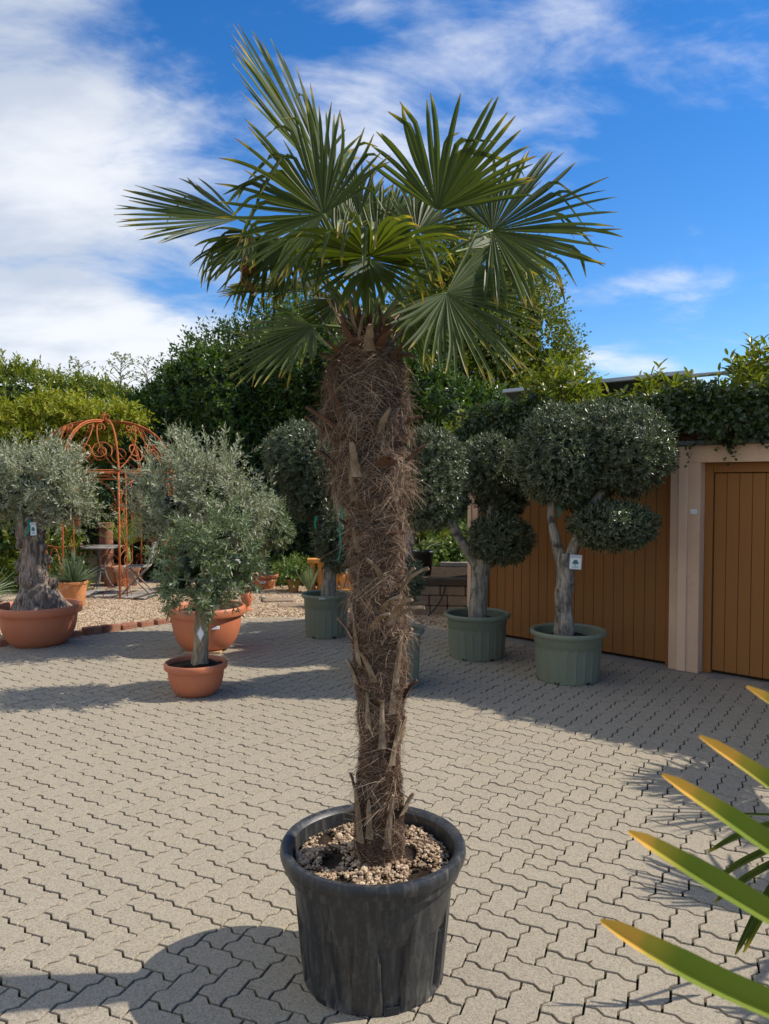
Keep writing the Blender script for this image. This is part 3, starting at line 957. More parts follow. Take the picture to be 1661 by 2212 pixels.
# fibres
def fibre_set(n, zlo, zhi, lmin, lmax, tilt, out, width, rlo, rhi, hang=0.0, pw=1.0):
    z0 = zlo + (zhi - zlo) * rng.uniform(0, 1, n) ** pw
    t0 = rng.uniform(0, 2 * np.pi, n)
    m = 6
    Ln = rng.uniform(lmin, lmax, n)
    sl = rng.normal(0, tilt, n) + rng.choice([-.12, .12, .55, -.55], n)
    sg = rng.choice([-1, 1], n)
    cur = rng.normal(0, .9, n)
    s = np.linspace(0, 1, m)
    o0 = rng.uniform(.000, .006, n); o1 = rng.exponential(out, n)
    pts = []
    dz = np.zeros(n); dt = np.zeros(n)
    _, rr0 = axis(z0)
    for k in range(m):
        pr = o0 + o1 * s[k] ** 1.5
        z = np.clip(z0 + dz - hang * Ln * s[k] ** 2, -.01, ZT)
        cc, _ = axis(z)
        rad = core_r((t0 + dt) % (2 * np.pi), z) + .002 + pr
        pts.append(cc + np.stack([rad * np.cos(t0 + dt), rad * np.sin(t0 + dt), 0 * rad], -1))
        an = np.arctan(sl) + cur * s[k]
        dz = dz + np.sin(an) * Ln / (m - 1); dt = dt + sg * np.cos(an) * Ln / (m - 1) / np.maximum(rr0 + pr, .05)
    P = np.stack(pts, 1)
    outw = nrm(P[:, 0] - axis(z0)[0])
    mb = MB(); ribbons(mb, P, rng.uniform(width * .6, width * 1.3, n), rng, rng.uniform(rlo, rhi, n), outw)
    return mb
fm = [fibre_set(9000, .0, ZT - .05, .05, .13, .30, .003, .0016, .0, .60),
      fibre_set(3600, .45, ZT - .06, .05, .14, .5, .008, .0016, .2, .9, .2, .8),
      fibre_set(900, 1.05, ZT - .05, .05, .13, .9, .018, .0016, .4, 1.0, .6, .8),
      fibre_set(700, .0, .8, .04, .11, .8, .012, .0016, .3, 1.0, .2)]
# fringes: the frayed lower edges of the old leaf sheaths, hanging over the layer below
def fringe(v_, n, Lr, out):
    z0 = at(815, v_, PY)[2] - SZ
    th0 = rng.uniform(0, 2 * np.pi, n); z = np.clip(z0 + .018 * np.sin(th0 * 3 + v_) + rng.normal(0, .010, n), 0, ZT - .02)
    cc, _ = axis(z); r0 = core_r(th0, z)
    rad = np.stack([np.cos(th0), np.sin(th0), 0 * th0], -1); tan = np.stack([-np.sin(th0), np.cos(th0), 0 * th0], -1)
    lat = (.6 * np.sin(th0 * 7 + v_) + rng.normal(0, .5, n))[:, None]
    d = nrm(rad * rng.uniform(.2, 1.0, (n, 1)) + tan * lat - np.array([0, 0, 1.]) * rng.uniform(.0, .7, (n, 1)))
    L_ = rng.uniform(.4, 1.1, n) * Lr; s = np.linspace(0, 1, 6)
    cur = nrm(np.array([0, 0, -1.]) + .5 * rng.normal(size=(n, 3)) - .3 * rad)
    P = (cc + rad * (r0 + .002)[:, None])[:, None] + d[:, None] * (L_[:, None] * s)[..., None] + cur[:, None] * (L_[:, None] * .8 * s ** 2)[..., None]
    mb = MB(); ribbons(mb, P, rng.uniform(.0012, .0022, n), rng, np.clip(rng.uniform(.25, .85, n) + .25 * np.sin(th0 * 5 + v_ * .7), 0, 1))
    return mb
for v_, n_, Lr, o_ in ((800, 260, .05, .02), (845, 200, .05, .02), (895, 420, .065, .03), (935, 200, .05, .02), (990, 300, .05, .02), (1035, 460, .065, .03), (1070, 300, .05, .02), (1140, 300, .05, .02), (1190, 200, .045, .02), (1250, 200, .045, .02), (1300, 200, .045, .02), (1345, 300, .05, .02), (1440, 160, .04, .02), (1550, 120, .035, .02)):
    fm.append(fringe(v_, n_, Lr, o_))
# tufts: clumps of pale curly strands springing from one spot
def tufts(n, zlo, zhi):
    mb = MB()
    for k in range(n):
        z0 = zlo + (zhi - zlo) * rng.uniform() ** .85; th0 = rng.uniform(-math.pi, .0) if rng.uniform() < .8 else rng.uniform(0, 6.28)
        th0 %= 2 * math.pi
        m = rng.integers(14, 34); cc, _ = axis(np.array([z0])); r0 = float(core_r(np.array([th0]), np.array([z0]))[0])
        rad = np.array([math.cos(th0), math.sin(th0), 0]); tan = np.array([-math.sin(th0), math.cos(th0), 0])
        base = cc[0] + rad * (r0 + .002) + tan * rng.normal(0, .012, (m, 1)) + EZ_ * rng.normal(0, .010, (m, 1))
        gd = rng.normal(0, .8)
        d = nrm(rad * rng.uniform(.1, .8, (m, 1)) + tan * (gd + rng.normal(0, .55, (m, 1))) + EZ_ * rng.normal(.1, .5, (m, 1)))
        L_ = rng.uniform(.04, .11, m); s = np.linspace(0, 1, 7)
        cur = nrm(-EZ_ * rng.uniform(.3, 1.2, (m, 1)) + tan * rng.normal(0, .6, (m, 1)) - rad * .35)
        P = base[:, None] + d[:, None] * (L_[:, None] * s)[..., None] + cur[:, None] * (L_[:, None] * 1.0 * s ** 2)[..., None]
        ribbons(mb, P, rng.uniform(.0012, .0021, m), rng, rng.uniform(.35, 1.0, m))
    return mb
EZ_ = np.array([0, 0, 1.0])
fm.append(tufts(60, .75, ZT - .06)); fm.append(tufts(22, .05, .75))
for q in fm: q.build('fibres', M['fibre'], trunk, kind='stuff')

# old leaf bases
def stub(z, thv, L_, W, lean, bend, mat='stub', twist=0.0, th_=.006):
    edge_ = abs(math.sin(thv + math.pi / 2))
    if edge_ > .85 and th_ > .003: L_, W, lean = L_ * .62, W * 1.5, lean * .8
    cc, rr0 = axis(np.array([z])); cc, rr0 = cc[0], float(core_r(np.array([thv % (2 * np.pi)]), np.array([z]))[0])
    rad = np.array([math.cos(thv), math.sin(thv), 0]); tan = np.array([-math.sin(thv), math.cos(thv), 0])
    n = 7; s = np.linspace(0, 1, n)
    ang = lean + bend * s
    step = L_ / (n - 1)
    p = cc + rad * (rr0 + .006); C = [p]
    for k in range(1, n):
        p = p + (np.array([0, 0, 1.]) * math.cos(ang[k]) + rad * math.sin(ang[k]) + tan * twist * s[k]) * step; C.append(p)
    C = np.array(C); T = nrm(np.gradient(C, axis=0)); Nn = nrm(np.cross(np.repeat(tan[None], n, 0), T))
    S = np.cross(T, Nn)
    wd = W * np.interp(s, [0, .25, .8, 1], [1.5, 1.1, .75, .42])
    V = []
    for k in range(n):
        j = rng.normal(0, .0012, 4)
        V += [C[k] - S[k] * (wd[k] / 2 + j[0]) + Nn[k] * th_ * .9, C[k] + Nn[k] * (-th_ * .6 + j[1]), C[k] + S[k] * (wd[k] / 2 + j[2]) + Nn[k] * th_ * .9, C[k] + Nn[k] * (th_ * 1.3 + j[3])]
    V = np.array(V); F = []
    for k in range(n - 1):
        for e in range(4): F.append((k * 4 + e, k * 4 + (e + 1) % 4, k * 4 + 4 + (e + 1) % 4, k * 4 + 4 + e))
    F += [(3, 2, 1, 0), tuple((n - 1) * 4 + e for e in range(4))]
    mb = MB(); mb.add(V, F)
    return mb.build('leaf_base', M[mat], trunk)
def th_of(fx):                                    # fx -1..1 across the visible front -> angle round the trunk
    return -math.pi / 2 + math.asin(max(-1, min(1, fx)))
def zpx(v_): return at(815, v_, PY)[2] - SZ
for (v_, fx, L_, W, lean, bend, mt, tw) in [
    (1800, -.65, .20, .026, .06, .05, 'stub', -.1), (1790, -.35, .14, .022, .05, .0, 'stub', 0), (1810, .35, .20, .024, .1, .1, 'stub', .1), (1745, .9, .14, .034, .4, .3, 'stub', .1),
    (1700, -.98, .10, .03, .2, .2, 'stub', 0), (1640, .6, .17, .022, .1, .2, 'stub', .1), (1600, .1, .17, .02, .05, .0, 'stub', 0), (1560, -.5, .13, .018, .05, .05, 'stub', 0),
    (1590, .92, .14, .03, .15, .2, 'stub', 0), (1530, .55, .30, .030, .06, .12, 'stub', .05), (1470, -.9, .16, .02, .2, .4, 'stub', -.1), (1460, -.3, .13, .018, .25, .3, 'stub', -.5), (1500, .97, .12, .022, .3, .6, 'stub_dark', 0),
    (1430, -.8, .22, .024, .15, -.1, 'stub', -.15), (1400, .93, .14, .022, .2, .4, 'stub', 0), (1340, .35, .16, .026, .3, .9, 'stub', .4), (1345, -.15, .13, .02, .7, .5, 'stub', .9), (1330, .6, .12, .02, .5, 1.0, 'stub', .6), (1310, .1, .12, .018, .6, .7, 'stub', .8), (1375, -.95, .15, .02, .4, .5, 'stub', 0),
    (1270, .8, .14, .022, .5, .7, 'stub', .2), (1255, .2, .13, .02, .6, .2, 'stub', -.9), (1255, .95, .12, .02, .6, .5, 'stub', 0), (1190, -.72, .09, .024, .2, .1, 'stub', 0), (1150, .45, .08, .03, .9, 1.0, 'stub_dark', .4), (1145, -.97, .10, .022, .6, .5, 'stub_dark', 0),
    (1080, -.55, .12, .024, .1, .15, 'stub', 0), (1080, .6, .10, .02, .2, .2, 'stub', .2), (1010, .25, .10, .04, .5, 1.2, 'stub_dark', .3), (1005, .42, .08, .03, .7, 1.1, 'stub_dark', -.4), (1030, -.35, .12, .03, .15, .3, 'stub', 0), (995, .93, .13, .03, .7, .5, 'stub_dark', .2), (1000, -.97, .12, .03, .7, .6, 'stub_dark', 0),
    (940, .3, .10, .022, .5, .3, 'stub', .3), (930, -.98, .13, .032, 1.0, .2, 'stub_dark', 0), (925, -.75, .12, .03, .9, .2, 'stub_dark', -.3), (915, .95, .11, .026, .9, .9, 'stub_dark', 0), (905, -.45, .11, .022, .5, -.2, 'stub_dark', -.5),
    (780, .75, 0.112, 0.028, .6, .7, 'stub_dark', .3), (772, .95, 0.112, 0.025, 1.2, 1.2, 'stub_dark', .2), (765, .4, 0.098, 0.031, .5, .8, 'stub_dark', .3), (770, -.75, 0.098, 0.031, .7, .7, 'stub_dark', -.3), (775, -.98, 0.083, 0.025, 1.0, .9, 'stub_dark', 0), (770, .1, .09, .03, .3, .3, 'stub', 0), (745, .5, 0.090, 0.025, .5, .3, 'stub_dark', .4), (750, -.5, 0.075, 0.025, .4, .3, 'stub_dark', -.4)]:
    stub(zpx(v_), th_of(fx), L_, W, lean, bend, mt, tw)
# loose fibre tuft and papery bracts at the crown
for k in range(54):
    thv = rng.uniform(0, 6.28)
    stub(zpx(rng.uniform(715, 750)), thv, rng.uniform(.07, .17), rng.uniform(.008, .016), rng.uniform(.15, .7), rng.uniform(-.2, .4), 'stub' if k % 3 else 'stub_dark', rng.normal(0, .3), .002)

DOWN = np.array([0, 0, -1.0])


def fan(hast, tip, nh, half, n, droop=.35, kink=.12, fuse=.44, cup=.10, wide=1.14, taper=.50, lopsided=0.0, g=rng, stiff=.45, curl=0.0):
    """one palmate leaf: blade mesh with pleated segments, bending under its own weight"""
    hast, tip = np.asarray(hast, float), np.asarray(tip, float)
    A = tip - hast; L = np.linalg.norm(A); A = A / L
    nh = np.asarray(nh, float); Nn = nrm(nh - A * np.dot(nh, A)); X = np.cross(A, Nn)
    mb = MB()
    phs = np.linspace(-half, half, n) + lopsided
    dph = R(2 * half) / (n - 1)
    m = 15
    for i, pd in enumerate(phs):
        ph = R(pd) + g.normal(0, .010)
        edge = abs(pd - lopsided) / half
        Ls = L * (1 - .20 * edge ** 2.2) * g.uniform(.93, 1.04) * (g.uniform(.62, .85) if g.uniform() < .06 else 1.0)
        sway = g.normal(0, .025)
        d = nrm(math.cos(ph) * A + math.sin(ph) * X + cup * (1 - math.cos(ph)) * Nn + .02 * g.normal(size=3))
        lat = nrm(np.cross(Nn, d))
        kk = g.uniform(.42, .76) if g.uniform() < kink else 9
        kb = g.uniform(1.3, 2.9)
        dr = droop * g.uniform(.6, 1.5)
        rn = np.clip(g.uniform(0, 1), 0, 1)
        p = hast + d * .003; C, T = [], []
        ss = np.linspace(0, 1, m)
        for q in range(m):
            C.append(p); T.append(d)
            s = ss[q]
            k = dr * max(0, s - stiff) * 2.0 / m * 1.9
            if kk < s < kk + .17: d = nrm(d * (1.25 - .18 * kb) + DOWN * .55 + .05 * g.normal(size=3))
            if k > 0:
                ax = DOWN - d * np.dot(DOWN, d)
                d = nrm(d + ax * k)
            if s > fuse: d = nrm(d + lat * sway)
            p = p + d * Ls / m
        C, T = np.array(C), np.array(T)
        S = nrm(np.cross(np.cross(T, np.repeat(lat[None], m, 0)), T) + 1e-6)
        Nv = nrm(np.cross(T, S))
        if np.dot(Nv[0], Nn) < 0: Nv = -Nv
        r = ss * Ls + .012
        wf = fuse * Ls * dph
        w_ = np.where(ss < fuse, r * dph * 1.02, wf * 1.02 * (1 - (1 - taper) * np.clip((ss - fuse) / (1 - fuse), 0, 1) ** 1.8)) * wide
        w_[-1] *= .30; w_[-2] *= .75
        fold = np.where(ss < fuse, .30, .34) * w_
        tw = g.normal(0, .35) * np.clip(ss - fuse, 0, 1) * 1.4
        S2 = S * np.cos(tw)[:, None] + Nv * np.sin(tw)[:, None]; N2 = Nv * np.cos(tw)[:, None] - S * np.sin(tw)[:, None]
        V = np.stack([C - S2 * (w_ / 2)[:, None] + N2 * (fold * .5)[:, None], C - N2 * (fold * .5)[:, None], C + S2 * (w_ / 2)[:, None] + N2 * (fold * .5)[:, None]], 1)
        idx = np.arange(m * 3).reshape(m, 3)
        F = np.concatenate([np.stack([idx[:-1, e], idx[:-1, e + 1], idx[1:, e + 1], idx[1:, e]], -1) for e in (0, 1)])
        mb.add(V.reshape(-1, 3), F, rn, np.repeat(ss, 3))
    return mb, L


def petiole(mb, a, b, bow=.12, r0=.009, r1=.005):
    a, b = np.asarray(a, float), np.asarray(b, float)
    c = a * .45 + b * .55; c = c + np.array([0, 0, bow * np.linalg.norm(b - a)]); c[:2] = a[:2] * .62 + b[:2] * .38
    P = bez(a, c, b, 10)
    tube(mb, P, np.linspace(r0, r1, 10), 6)


def C4(x, y): return 216 + .699 * x, 54 + .699 * y
CROWN = at(795, 712, PY) - PO


def frond(h, dh, t, dt, nh, half, n, root=palm, org=PO, mat='palm', pet=True, **kw):
    hp = at(*C4(*h), PY + dh) - org; tp = at(*C4(*t), PY + dt) - org
    mb, L = fan(hp, tp, nh, half, n, **kw)
    fo = mb.build('frond', M[mat], root)
    if pet:
        pm = MB(); a = CROWN + np.array([rng.normal(0, .014), rng.normal(0, .014), -.03])
        petiole(pm, a, hp)
        pm.build('petiole', M['petiole' if mat == 'palm' else 'stub_dark'], fo, smooth=True)
    return fo


# fan leaves: joint of stalk and blade, tip of the middle segment, side the blade faces
frond((715, 500), .30, (500, 15), .34, (.90, -.42, .2), 60, 30, droop=.05, kink=.06, cup=.0)
frond((690, 585), -.22, (436, 270), -.30, (-.10, -.90, .42), 104, 50, droop=.32, kink=.28, lopsided=-8)
frond((430, 600), .02, (25, 545), -.02, (.05, -.62, .75), 58, 28, droop=.10, kink=.06, cup=.05)
frond((470, 640), .05, (255, 790), .0, (-.1, -.6, .75), 70, 22, droop=.9, kink=.5)
frond((832, 715), -.38, (838, 520), -.72, (.0, .5, .86), 138, 44, droop=.9, kink=.55, stiff=.34)
frond((832, 725), -.30, (835, 900), -.50, (.0, -.55, .8), 100, 30, droop=.5, kink=.1, lopsided=0, pet=False)
frond((1043, 572), -.06, (1110, 175), -.10, (-.22, -.93, .2), 70, 25, droop=.14, kink=.36, lopsided=6)
frond((1213, 635), .06, (1605, 490), .05, (.05, -.78, .55), 115, 50, droop=.20, kink=.30, cup=.02)
frond((1070, 830), -.10, (1320, 1085), -.16, (.25, -.80, .52), 105, 46, droop=.28, kink=.10, lopsided=-8)
frond((655, 930), -.12, (365, 1095), -.16, (-.30, -.55, .72), 82, 36, droop=.18, kink=.08)
frond((655, 820), .22, (335, 800), .22, (.0, -.35, .93), 95, 38, droop=.40, kink=.25)
frond((880, 590), .38, (1000, 470), .62, (.0, -.25, .95), 110, 40, droop=.5, kink=.2)
frond((520, 650), .10, (455, 900), .04, (-.35, -.88, .2), 78, 28, droop=.4, kink=.2)
frond((610, 660), .02, (560, 880), -.05, (-.25, -.9, .2), 75, 26, droop=.4, kink=.2)
frond((1140, 690), .35, (1400, 740), .42, (.05, -.5, .85), 100, 38, droop=.40, kink=.15)
frond((800, 590), .06, (805, 415), .08, (.1, -.95, .1), 22, 10, droop=.0, kink=.0)
frond((770, 610), .26, (690, 400), .36, (.2, -.8, .4), 70, 26, droop=.2, kink=.1)
frond((740, 850), .30, (560, 940), .36, (-.1, -.6, .7), 95, 34, droop=.5, kink=.1)
frond((930, 860), .28, (1010, 1080), .30, (.2, -.8, .5), 95, 34, droop=.3, kink=.08)
frond((860, 690), .22, (900, 470), .30, (.1, -.85, .4), 80, 30, droop=.3, kink=.15)
frond((980, 640), .10, (1090, 500), .22, (.1, -.7, .6), 85, 30, droop=.4, kink=.2)
frond((740, 700), .08, (620, 560), .10, (-.1, -.7, .6), 85, 30, droop=.5, kink=.2)
# dry brown leaf hanging on the left
hp = at(*C4(455, 660), PY + .02) - PO
mb = MB()
for k in range(5):
    P = [hp + np.array([rng.normal(0, .012), rng.normal(0, .012), -q * .19 - .0]) + np.array([.012 * math.sin(q * 5 + k), .015 * math.cos(q * 4 + k), 0]) for q in np.linspace(0, rng.uniform(.6, 1.05), 7)]
    ribbons(mb, np.array([P]), rng.uniform(.010, .024), rng)
mb.build('dry_frond', M['palm_dead'], palm)

# green plant tie on the trunk of the tree behind is built with that tree
# ================================================================== OLIVES IN POTS
def bowl(label, loc, Rr, h, mat='terra_plastic', group='terracotta bowls'):
    t = thing('terracotta_bowl', label, 'plant pot', loc, 0, group)
    prof = [(.30, .012), (.52, .012), (.54, 0), (.585, .0), (.605, .02), (.69, .09), (.765, .21), (.83, .37), (.87, .54), (.885, .70), (.888, .785), (.925, .79), (.985, .80), (1.0, .825), (1.0, .93), (.992, .975), (.965, 1.0), (.93, .995), (.905, .96), (.885, .85), (.84, .6)]
    P = [(a * Rr, b * h) for a, b in prof]
    mb = MB(); lathe(mb, P, 64)
    b = mb.build('bowl_shell', M[mat], t, smooth=True)
    m = b.modifiers.new('edges', 'EDGE_SPLIT'); m.split_angle = R(42)
    for k in range(3):
        a = k * 2.1 + .4 - 1.6; c, s_ = math.cos(a), math.sin(a)
        mb = MB(); box(mb, (-.03, -.001, .001), (.03, .01, .014), np.array([[-s_, c, 0], [-c, -s_, 0], [0, 0, 1]]), (Rr * .587 * c, Rr * .587 * s_, 0)); mb.build('drain_notch', M['door_dark'], t)
    soil_disc(t, Rr * .875, h * .86, bump=.016, dome=.02)
    return t


def sticker(parent, pos, ax, w, h, bars=True, name='price_label'):
    mb = MB(); box(mb, (-w / 2, -.0006, -h / 2), (w / 2, .0006, h / 2), ax, pos)
    o = mb.build(name, M['white_tag'], parent)
    if bars:
        mb = MB()
        for k in range(9):
            x0 = -w * .44 + k * w * .1; box(mb, (x0, -.0012, -h * .30), (x0 + w * .05, -.0008, h * .02), ax, pos)
        box(mb, (-w * .44, -.0012, h * .15), (w * .2, -.0008, h * .28), ax, pos)
        mb.build('print', M['grey_ink'], o, kind='stuff')
    return o


def face_ax(d):                                    # axes of a plate facing direction d (plan)
    d = nrm(np.array([d[0], d[1], 0.0])); x = np.array([-d[1], d[0], 0]) 
    return np.stack([x, -d, np.array([0, 0, 1.0])]) * np.array([[1], [1], [1]])


def picture_tag(name, label, pos, d, w, h, tilt=0.0, diamond=False, framed=True):
    t = thing(name, label, 'tag', pos)
    ax = face_ax(d)
    if tilt:
        c, s_ = math.cos(tilt), math.sin(tilt); ax = np.stack([ax[0] * c + ax[2] * s_, ax[1], -ax[0] * s_ + ax[2] * c])
    if diamond:
        mb = MB(); P = np.array([(0, -.0, h / 2), (w / 2, 0, 0), (0, 0, -h / 2), (-w / 2, 0, 0)]); Q = P + np.array([0, .002, 0])
        mb.add(np.concatenate([P, Q]) @ ax, [(3, 2, 1, 0), (4, 5, 6, 7), (0, 1, 5, 4), (1, 2, 6, 5), (2, 3, 7, 6), (3, 0, 4, 7)]); mb.build('sleeve', M['plastic_sleeve'], t)
        mb = MB(); P = P * .72 + np.array([0, -.0012, 0]); Q = P + np.array([0, .001, 0])
        mb.add(np.concatenate([P, Q]) @ ax, [(3, 2, 1, 0), (4, 5, 6, 7), (0, 1, 5, 4), (1, 2, 6, 5), (2, 3, 7, 6), (3, 0, 4, 7)]); mb.build('card', M['white_tag'], t)
    else:
        mb = MB(); box(mb, (-w / 2, 0, -h / 2), (w / 2, .002, h / 2 + h * .22), ax); mb.build('sleeve', M['plastic_sleeve'], t)
        mb = MB(); box(mb, (-w * .44, -.0016, -h * .44), (w * .44, -.0004, h * .44), ax); cd = mb.build('card', M['white_tag'], t)
        mb = MB()                                   # the printed little tree
        for (cx_, cz_, r_) in ((0, .10, .17), (-.14, .03, .13), (.14, .04, .13), (.05, .2, .12), (-.08, .18, .11)):
            k = 10; th_ = np.linspace(0, 2 * np.pi, k, endpoint=False)
            mb.add(np.stack([(cx_ + r_ * np.cos(th_)) * w, np.full(k, -.0022), (cz_ + r_ * np.sin(th_)) * h], -1) @ ax, [tuple(range(k))])
        for lo, hi in (((-.03, -.22), (.03, .0)), ((-.26, -.26), (.26, -.22)), ((-.3, -.36), (.3, -.32))):
            box(mb, (lo[0] * w, -.0023, lo[1] * h), (hi[0] * w, -.0019, hi[1] * h), ax)
        mb.build('print', M['teal_ink'], cd, kind='stuff')
    mb = MB(); tube(mb, bez((0, 0, h * .6), np.array([0, .01, h * .75]), np.array([0, .05, h * .8]) @ ax, 5), .001, 4); mb.build('string', M['grey_ink'], t)
    return t


def wood(mb, pts, rads, sides=14, lump=.12, freq=18.0, n=26, seed=0.0):
    """a trunk or limb through pts with uneven girth"""
    pts = np.asarray(pts, float); d = np.r_[0, np.cumsum(np.linalg.norm(np.diff(pts, axis=0), axis=1))]
    s = np.linspace(0, d[-1], n)
    # smooth interpolation
    def ip(y):
        yy = np.interp(s, d, y)
        for _ in range(2): yy[1:-1] = (yy[:-2] + yy[1:-1] * 2 + yy[2:]) / 4
        return yy
    P = np.stack([ip(pts[:, k]) for k in range(3)], -1); rd = ip(np.asarray(rads, float))
    def jit(rr, ii, tt, PP):
        q = np.stack([np.cos(tt) * .08, np.sin(tt) * .08, PP[ii, 2] if PP.ndim == 2 else 0 * tt], -1)
        return rr * (1 + lump * wob(q, freq, seed) + lump * .5 * wob(q, freq * 2.6, seed + 1))
    tube(mb, P, rd, sides, jitter=jit)
    return P


def crown_pts(balls, n, depth, g, power=1.5):
    """points in the outer shell of a union of ellipsoids, with outward directions"""
    balls = [(np.asarray(c, float), np.asarray(r, float)) for c, r in balls]
    area = np.array([(r[0] * r[1] + r[1] * r[2] + r[0] * r[2]) for _, r in balls])
    O, D = [], []
    for (c, r), a in zip(balls, area / area.sum()):
        k = int(n * a * 1.25); u = sph(k, g)
        lump = 1 + .055 * wob(u * r.mean(), 9.0 / r.mean() * .35, c[0]) + .03 * wob(u, 11, c[2])
        f = (1 - depth * g.uniform(0, 1, k) ** power) * lump
        P = c + u * r * f[:, None]; dn = nrm(u / r)
        ok = np.ones(k, bool)
        for c2, r2 in balls:
            if c2 is c: continue
            ok &= (((P - c2) / r2) ** 2).sum(-1) > .72
        O.append(P[ok]); D.append(dn[ok])
    return np.concatenate(O), np.concatenate(D)


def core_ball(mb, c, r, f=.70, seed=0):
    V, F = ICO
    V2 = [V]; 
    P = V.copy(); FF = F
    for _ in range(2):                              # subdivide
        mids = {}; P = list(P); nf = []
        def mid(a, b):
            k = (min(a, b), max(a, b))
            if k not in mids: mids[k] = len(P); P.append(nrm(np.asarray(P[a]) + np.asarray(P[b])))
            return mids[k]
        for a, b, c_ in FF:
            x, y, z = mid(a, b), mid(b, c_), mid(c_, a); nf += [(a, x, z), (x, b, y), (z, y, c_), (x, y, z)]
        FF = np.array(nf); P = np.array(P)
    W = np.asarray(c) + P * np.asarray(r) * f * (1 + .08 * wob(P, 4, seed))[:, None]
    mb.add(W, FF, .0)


def spray_crown(parent, balls, g, mat, n=150, slen=(.22, .42), sub=11, sh=(.05, .11), k=7, L=.055, W=.014, up=.6, depth=.5, core=.45, ang=42, rand=.45):
    """an unclipped crown: curved sprays that each carry many leafy shoots, so the outline is feathery"""
    O, D = crown_pts(balls, n, depth, g, 1.0)
    D = nrm(D + up * np.array([0, 0, 1.]) + rand * g.normal(size=D.shape))
    m = len(O); Ln = g.uniform(slen[0], slen[1], m) * np.where(g.uniform(0, 1, m) < .12, 1.35, 1.0)
    O = O - D * (Ln * .55)[:, None]
    bend = nrm(g.normal(size=D.shape)) * .25
    s = np.linspace(.12, 1, sub)
    P = O[:, None] + D[:, None] * (Ln[:, None] * s)[..., None] + bend[:, None] * (Ln[:, None] * s ** 2)[..., None]
    T = nrm(D[:, None] + 2 * bend[:, None] * s[None, :, None])
    sd = nrm(T * .9 + .75 * g.normal(size=T.shape) + np.array([0, 0, .15])); sd[:, -1] = T[:, -1]
    mb, tw = MB(), MB()
    Sh = g.uniform(sh[0], sh[1], (m, sub))
    shoots(mb, P.reshape(-1, 3), sd.reshape(-1, 3), Sh.ravel(), k, L, W, ang, g, None)
    ribbons(tw, np.concatenate([O[:, None], P], 1), .006, g)
    cr = mb.build('crown', M[mat], parent, kind='stuff')
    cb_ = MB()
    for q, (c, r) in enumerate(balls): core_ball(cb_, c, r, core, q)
    cb_.build('shade_core', M['ivy'], cr, kind='stuff')  # solid dark core added to stand in for shade inside the crown
    tw.build('twigs', M['twig'], cr, kind='stuff')
    return cr


def olive_crown(parent, balls, n, g, mat, shoot=(.05, .09), k=7, L=.042, W=.0115, up=.35, depth=.35, rand=.45, twigs=False, core=.72, ang=48, dens_core='olive_top'):
    O, D = crown_pts(balls, n, depth, g)
    D = nrm(D + up * np.array([0, 0, 1.]) + rand * g.normal(size=D.shape))
    S = g.uniform(shoot[0], shoot[1], len(O))
    mb = MB(); tw = MB() if twigs else None
    shoots(mb, O, D, S, k, L, W, ang, g, tw)
    cr = mb.build('crown', M[mat], parent, kind='stuff')
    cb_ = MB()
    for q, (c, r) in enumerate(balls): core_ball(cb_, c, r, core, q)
    cb_.build('shade_core', M['ivy'], cr, kind='stuff')  # added dark blobs, block see-through as the crown's inner shade
    if twigs: tw.build('twigs', M['twig'], cr, kind='stuff')
    return cr


def loc3(u, v_, Y, org): return at(u, v_, Y) - np.asarray(org)


GPOT = 'green plastic pots with clipped olive trees'
# ---- clipped olive beside the garage door (broad cloud crown)
def green_pot(label, u, v_, Rr, h, style='flute'):
    b = gnd(u, v_); L_ = math.hypot(b[0], b[1]); c = b * ((L_ + Rr * .8) / L_); c[2] = 0
    t, ri = plast_pot('green_pot', label, 'plant pot', c, Rr, Rr * .80, h, 'green_plastic', 22, GPOT, band=.30, n=132, rim=.045, depth=.006, style='rib', rz=.3)
    soil_disc(t, ri - .02, h * .80, bump=.01)
    return t, c


g4 = np.random.default_rng(41)
p4, c4_ = green_pot('pale green ribbed pot in front of the garage door, under the broad cloud-clipped olive', 1226, 1482, .335, .445)
t4 = thing('clipped_olive_tree', 'cloud-clipped olive with a wide double crown and a lower ball, by the garage doors', 'olive tree', (c4_[0], c4_[1], .35), group='clipped olive trees')
Y4 = c4_[1]; o4 = (c4_[0], c4_[1], .35)
def q4(u, v_, dy=0.0): return loc3(u, v_, Y4 + dy, o4)
mb = MB(); wood(mb, [q4(1219, 1385), q4(1220, 1330), q4(1216, 1290), q4(1222, 1240), q4(1222, 1195)], [.082, .075, .072, .074, .062], 18, .16, 20, 30)
tr4 = mb.build('trunk', M['bark_grey'], t4, smooth=True)
for pts, rd in (([q4(1216, 1225), q4(1203, 1180), q4(1190, 1130), q4(1192, 1060, .05), q4(1215, 1000, .1)], [.05, .045, .04, .036, .022]), ([q4(1226, 1215), q4(1245, 1170), q4(1262, 1120), q4(1300, 1060), q4(1340, 1000)], [.055, .046, .045, .042, .024]), ([q4(1262, 1135), q4(1290, 1120, -.05), q4(1330, 1120, -.05)], [.034, .03, .018])):
    mb = MB(); wood(mb, pts, rd, 10, .12, 16, 18); mb.build('limb', M['bark_grey'], tr4, smooth=True)
s4 = (Y4 + .05) / FPX
b4 = [(q4(1205, 985), (86 * s4, 92 * s4, 100 * s4)), (q4(1275, 960, .1), (96 * s4, 96 * s4, 80 * s4)), (q4(1348, 972), (94 * s4, 95 * s4, 92 * s4)), (q4(1240, 1010, .2), (90 * s4, 80 * s4, 85 * s4)), (q4(1322, 1136, -.12), (82 * s4, 78 * s4, 44 * s4))]
olive_crown(t4, b4, 8200, g4, 'olive_top', (.035, .065), 8, .040, .0135, .25, .30, .42, core=.80)

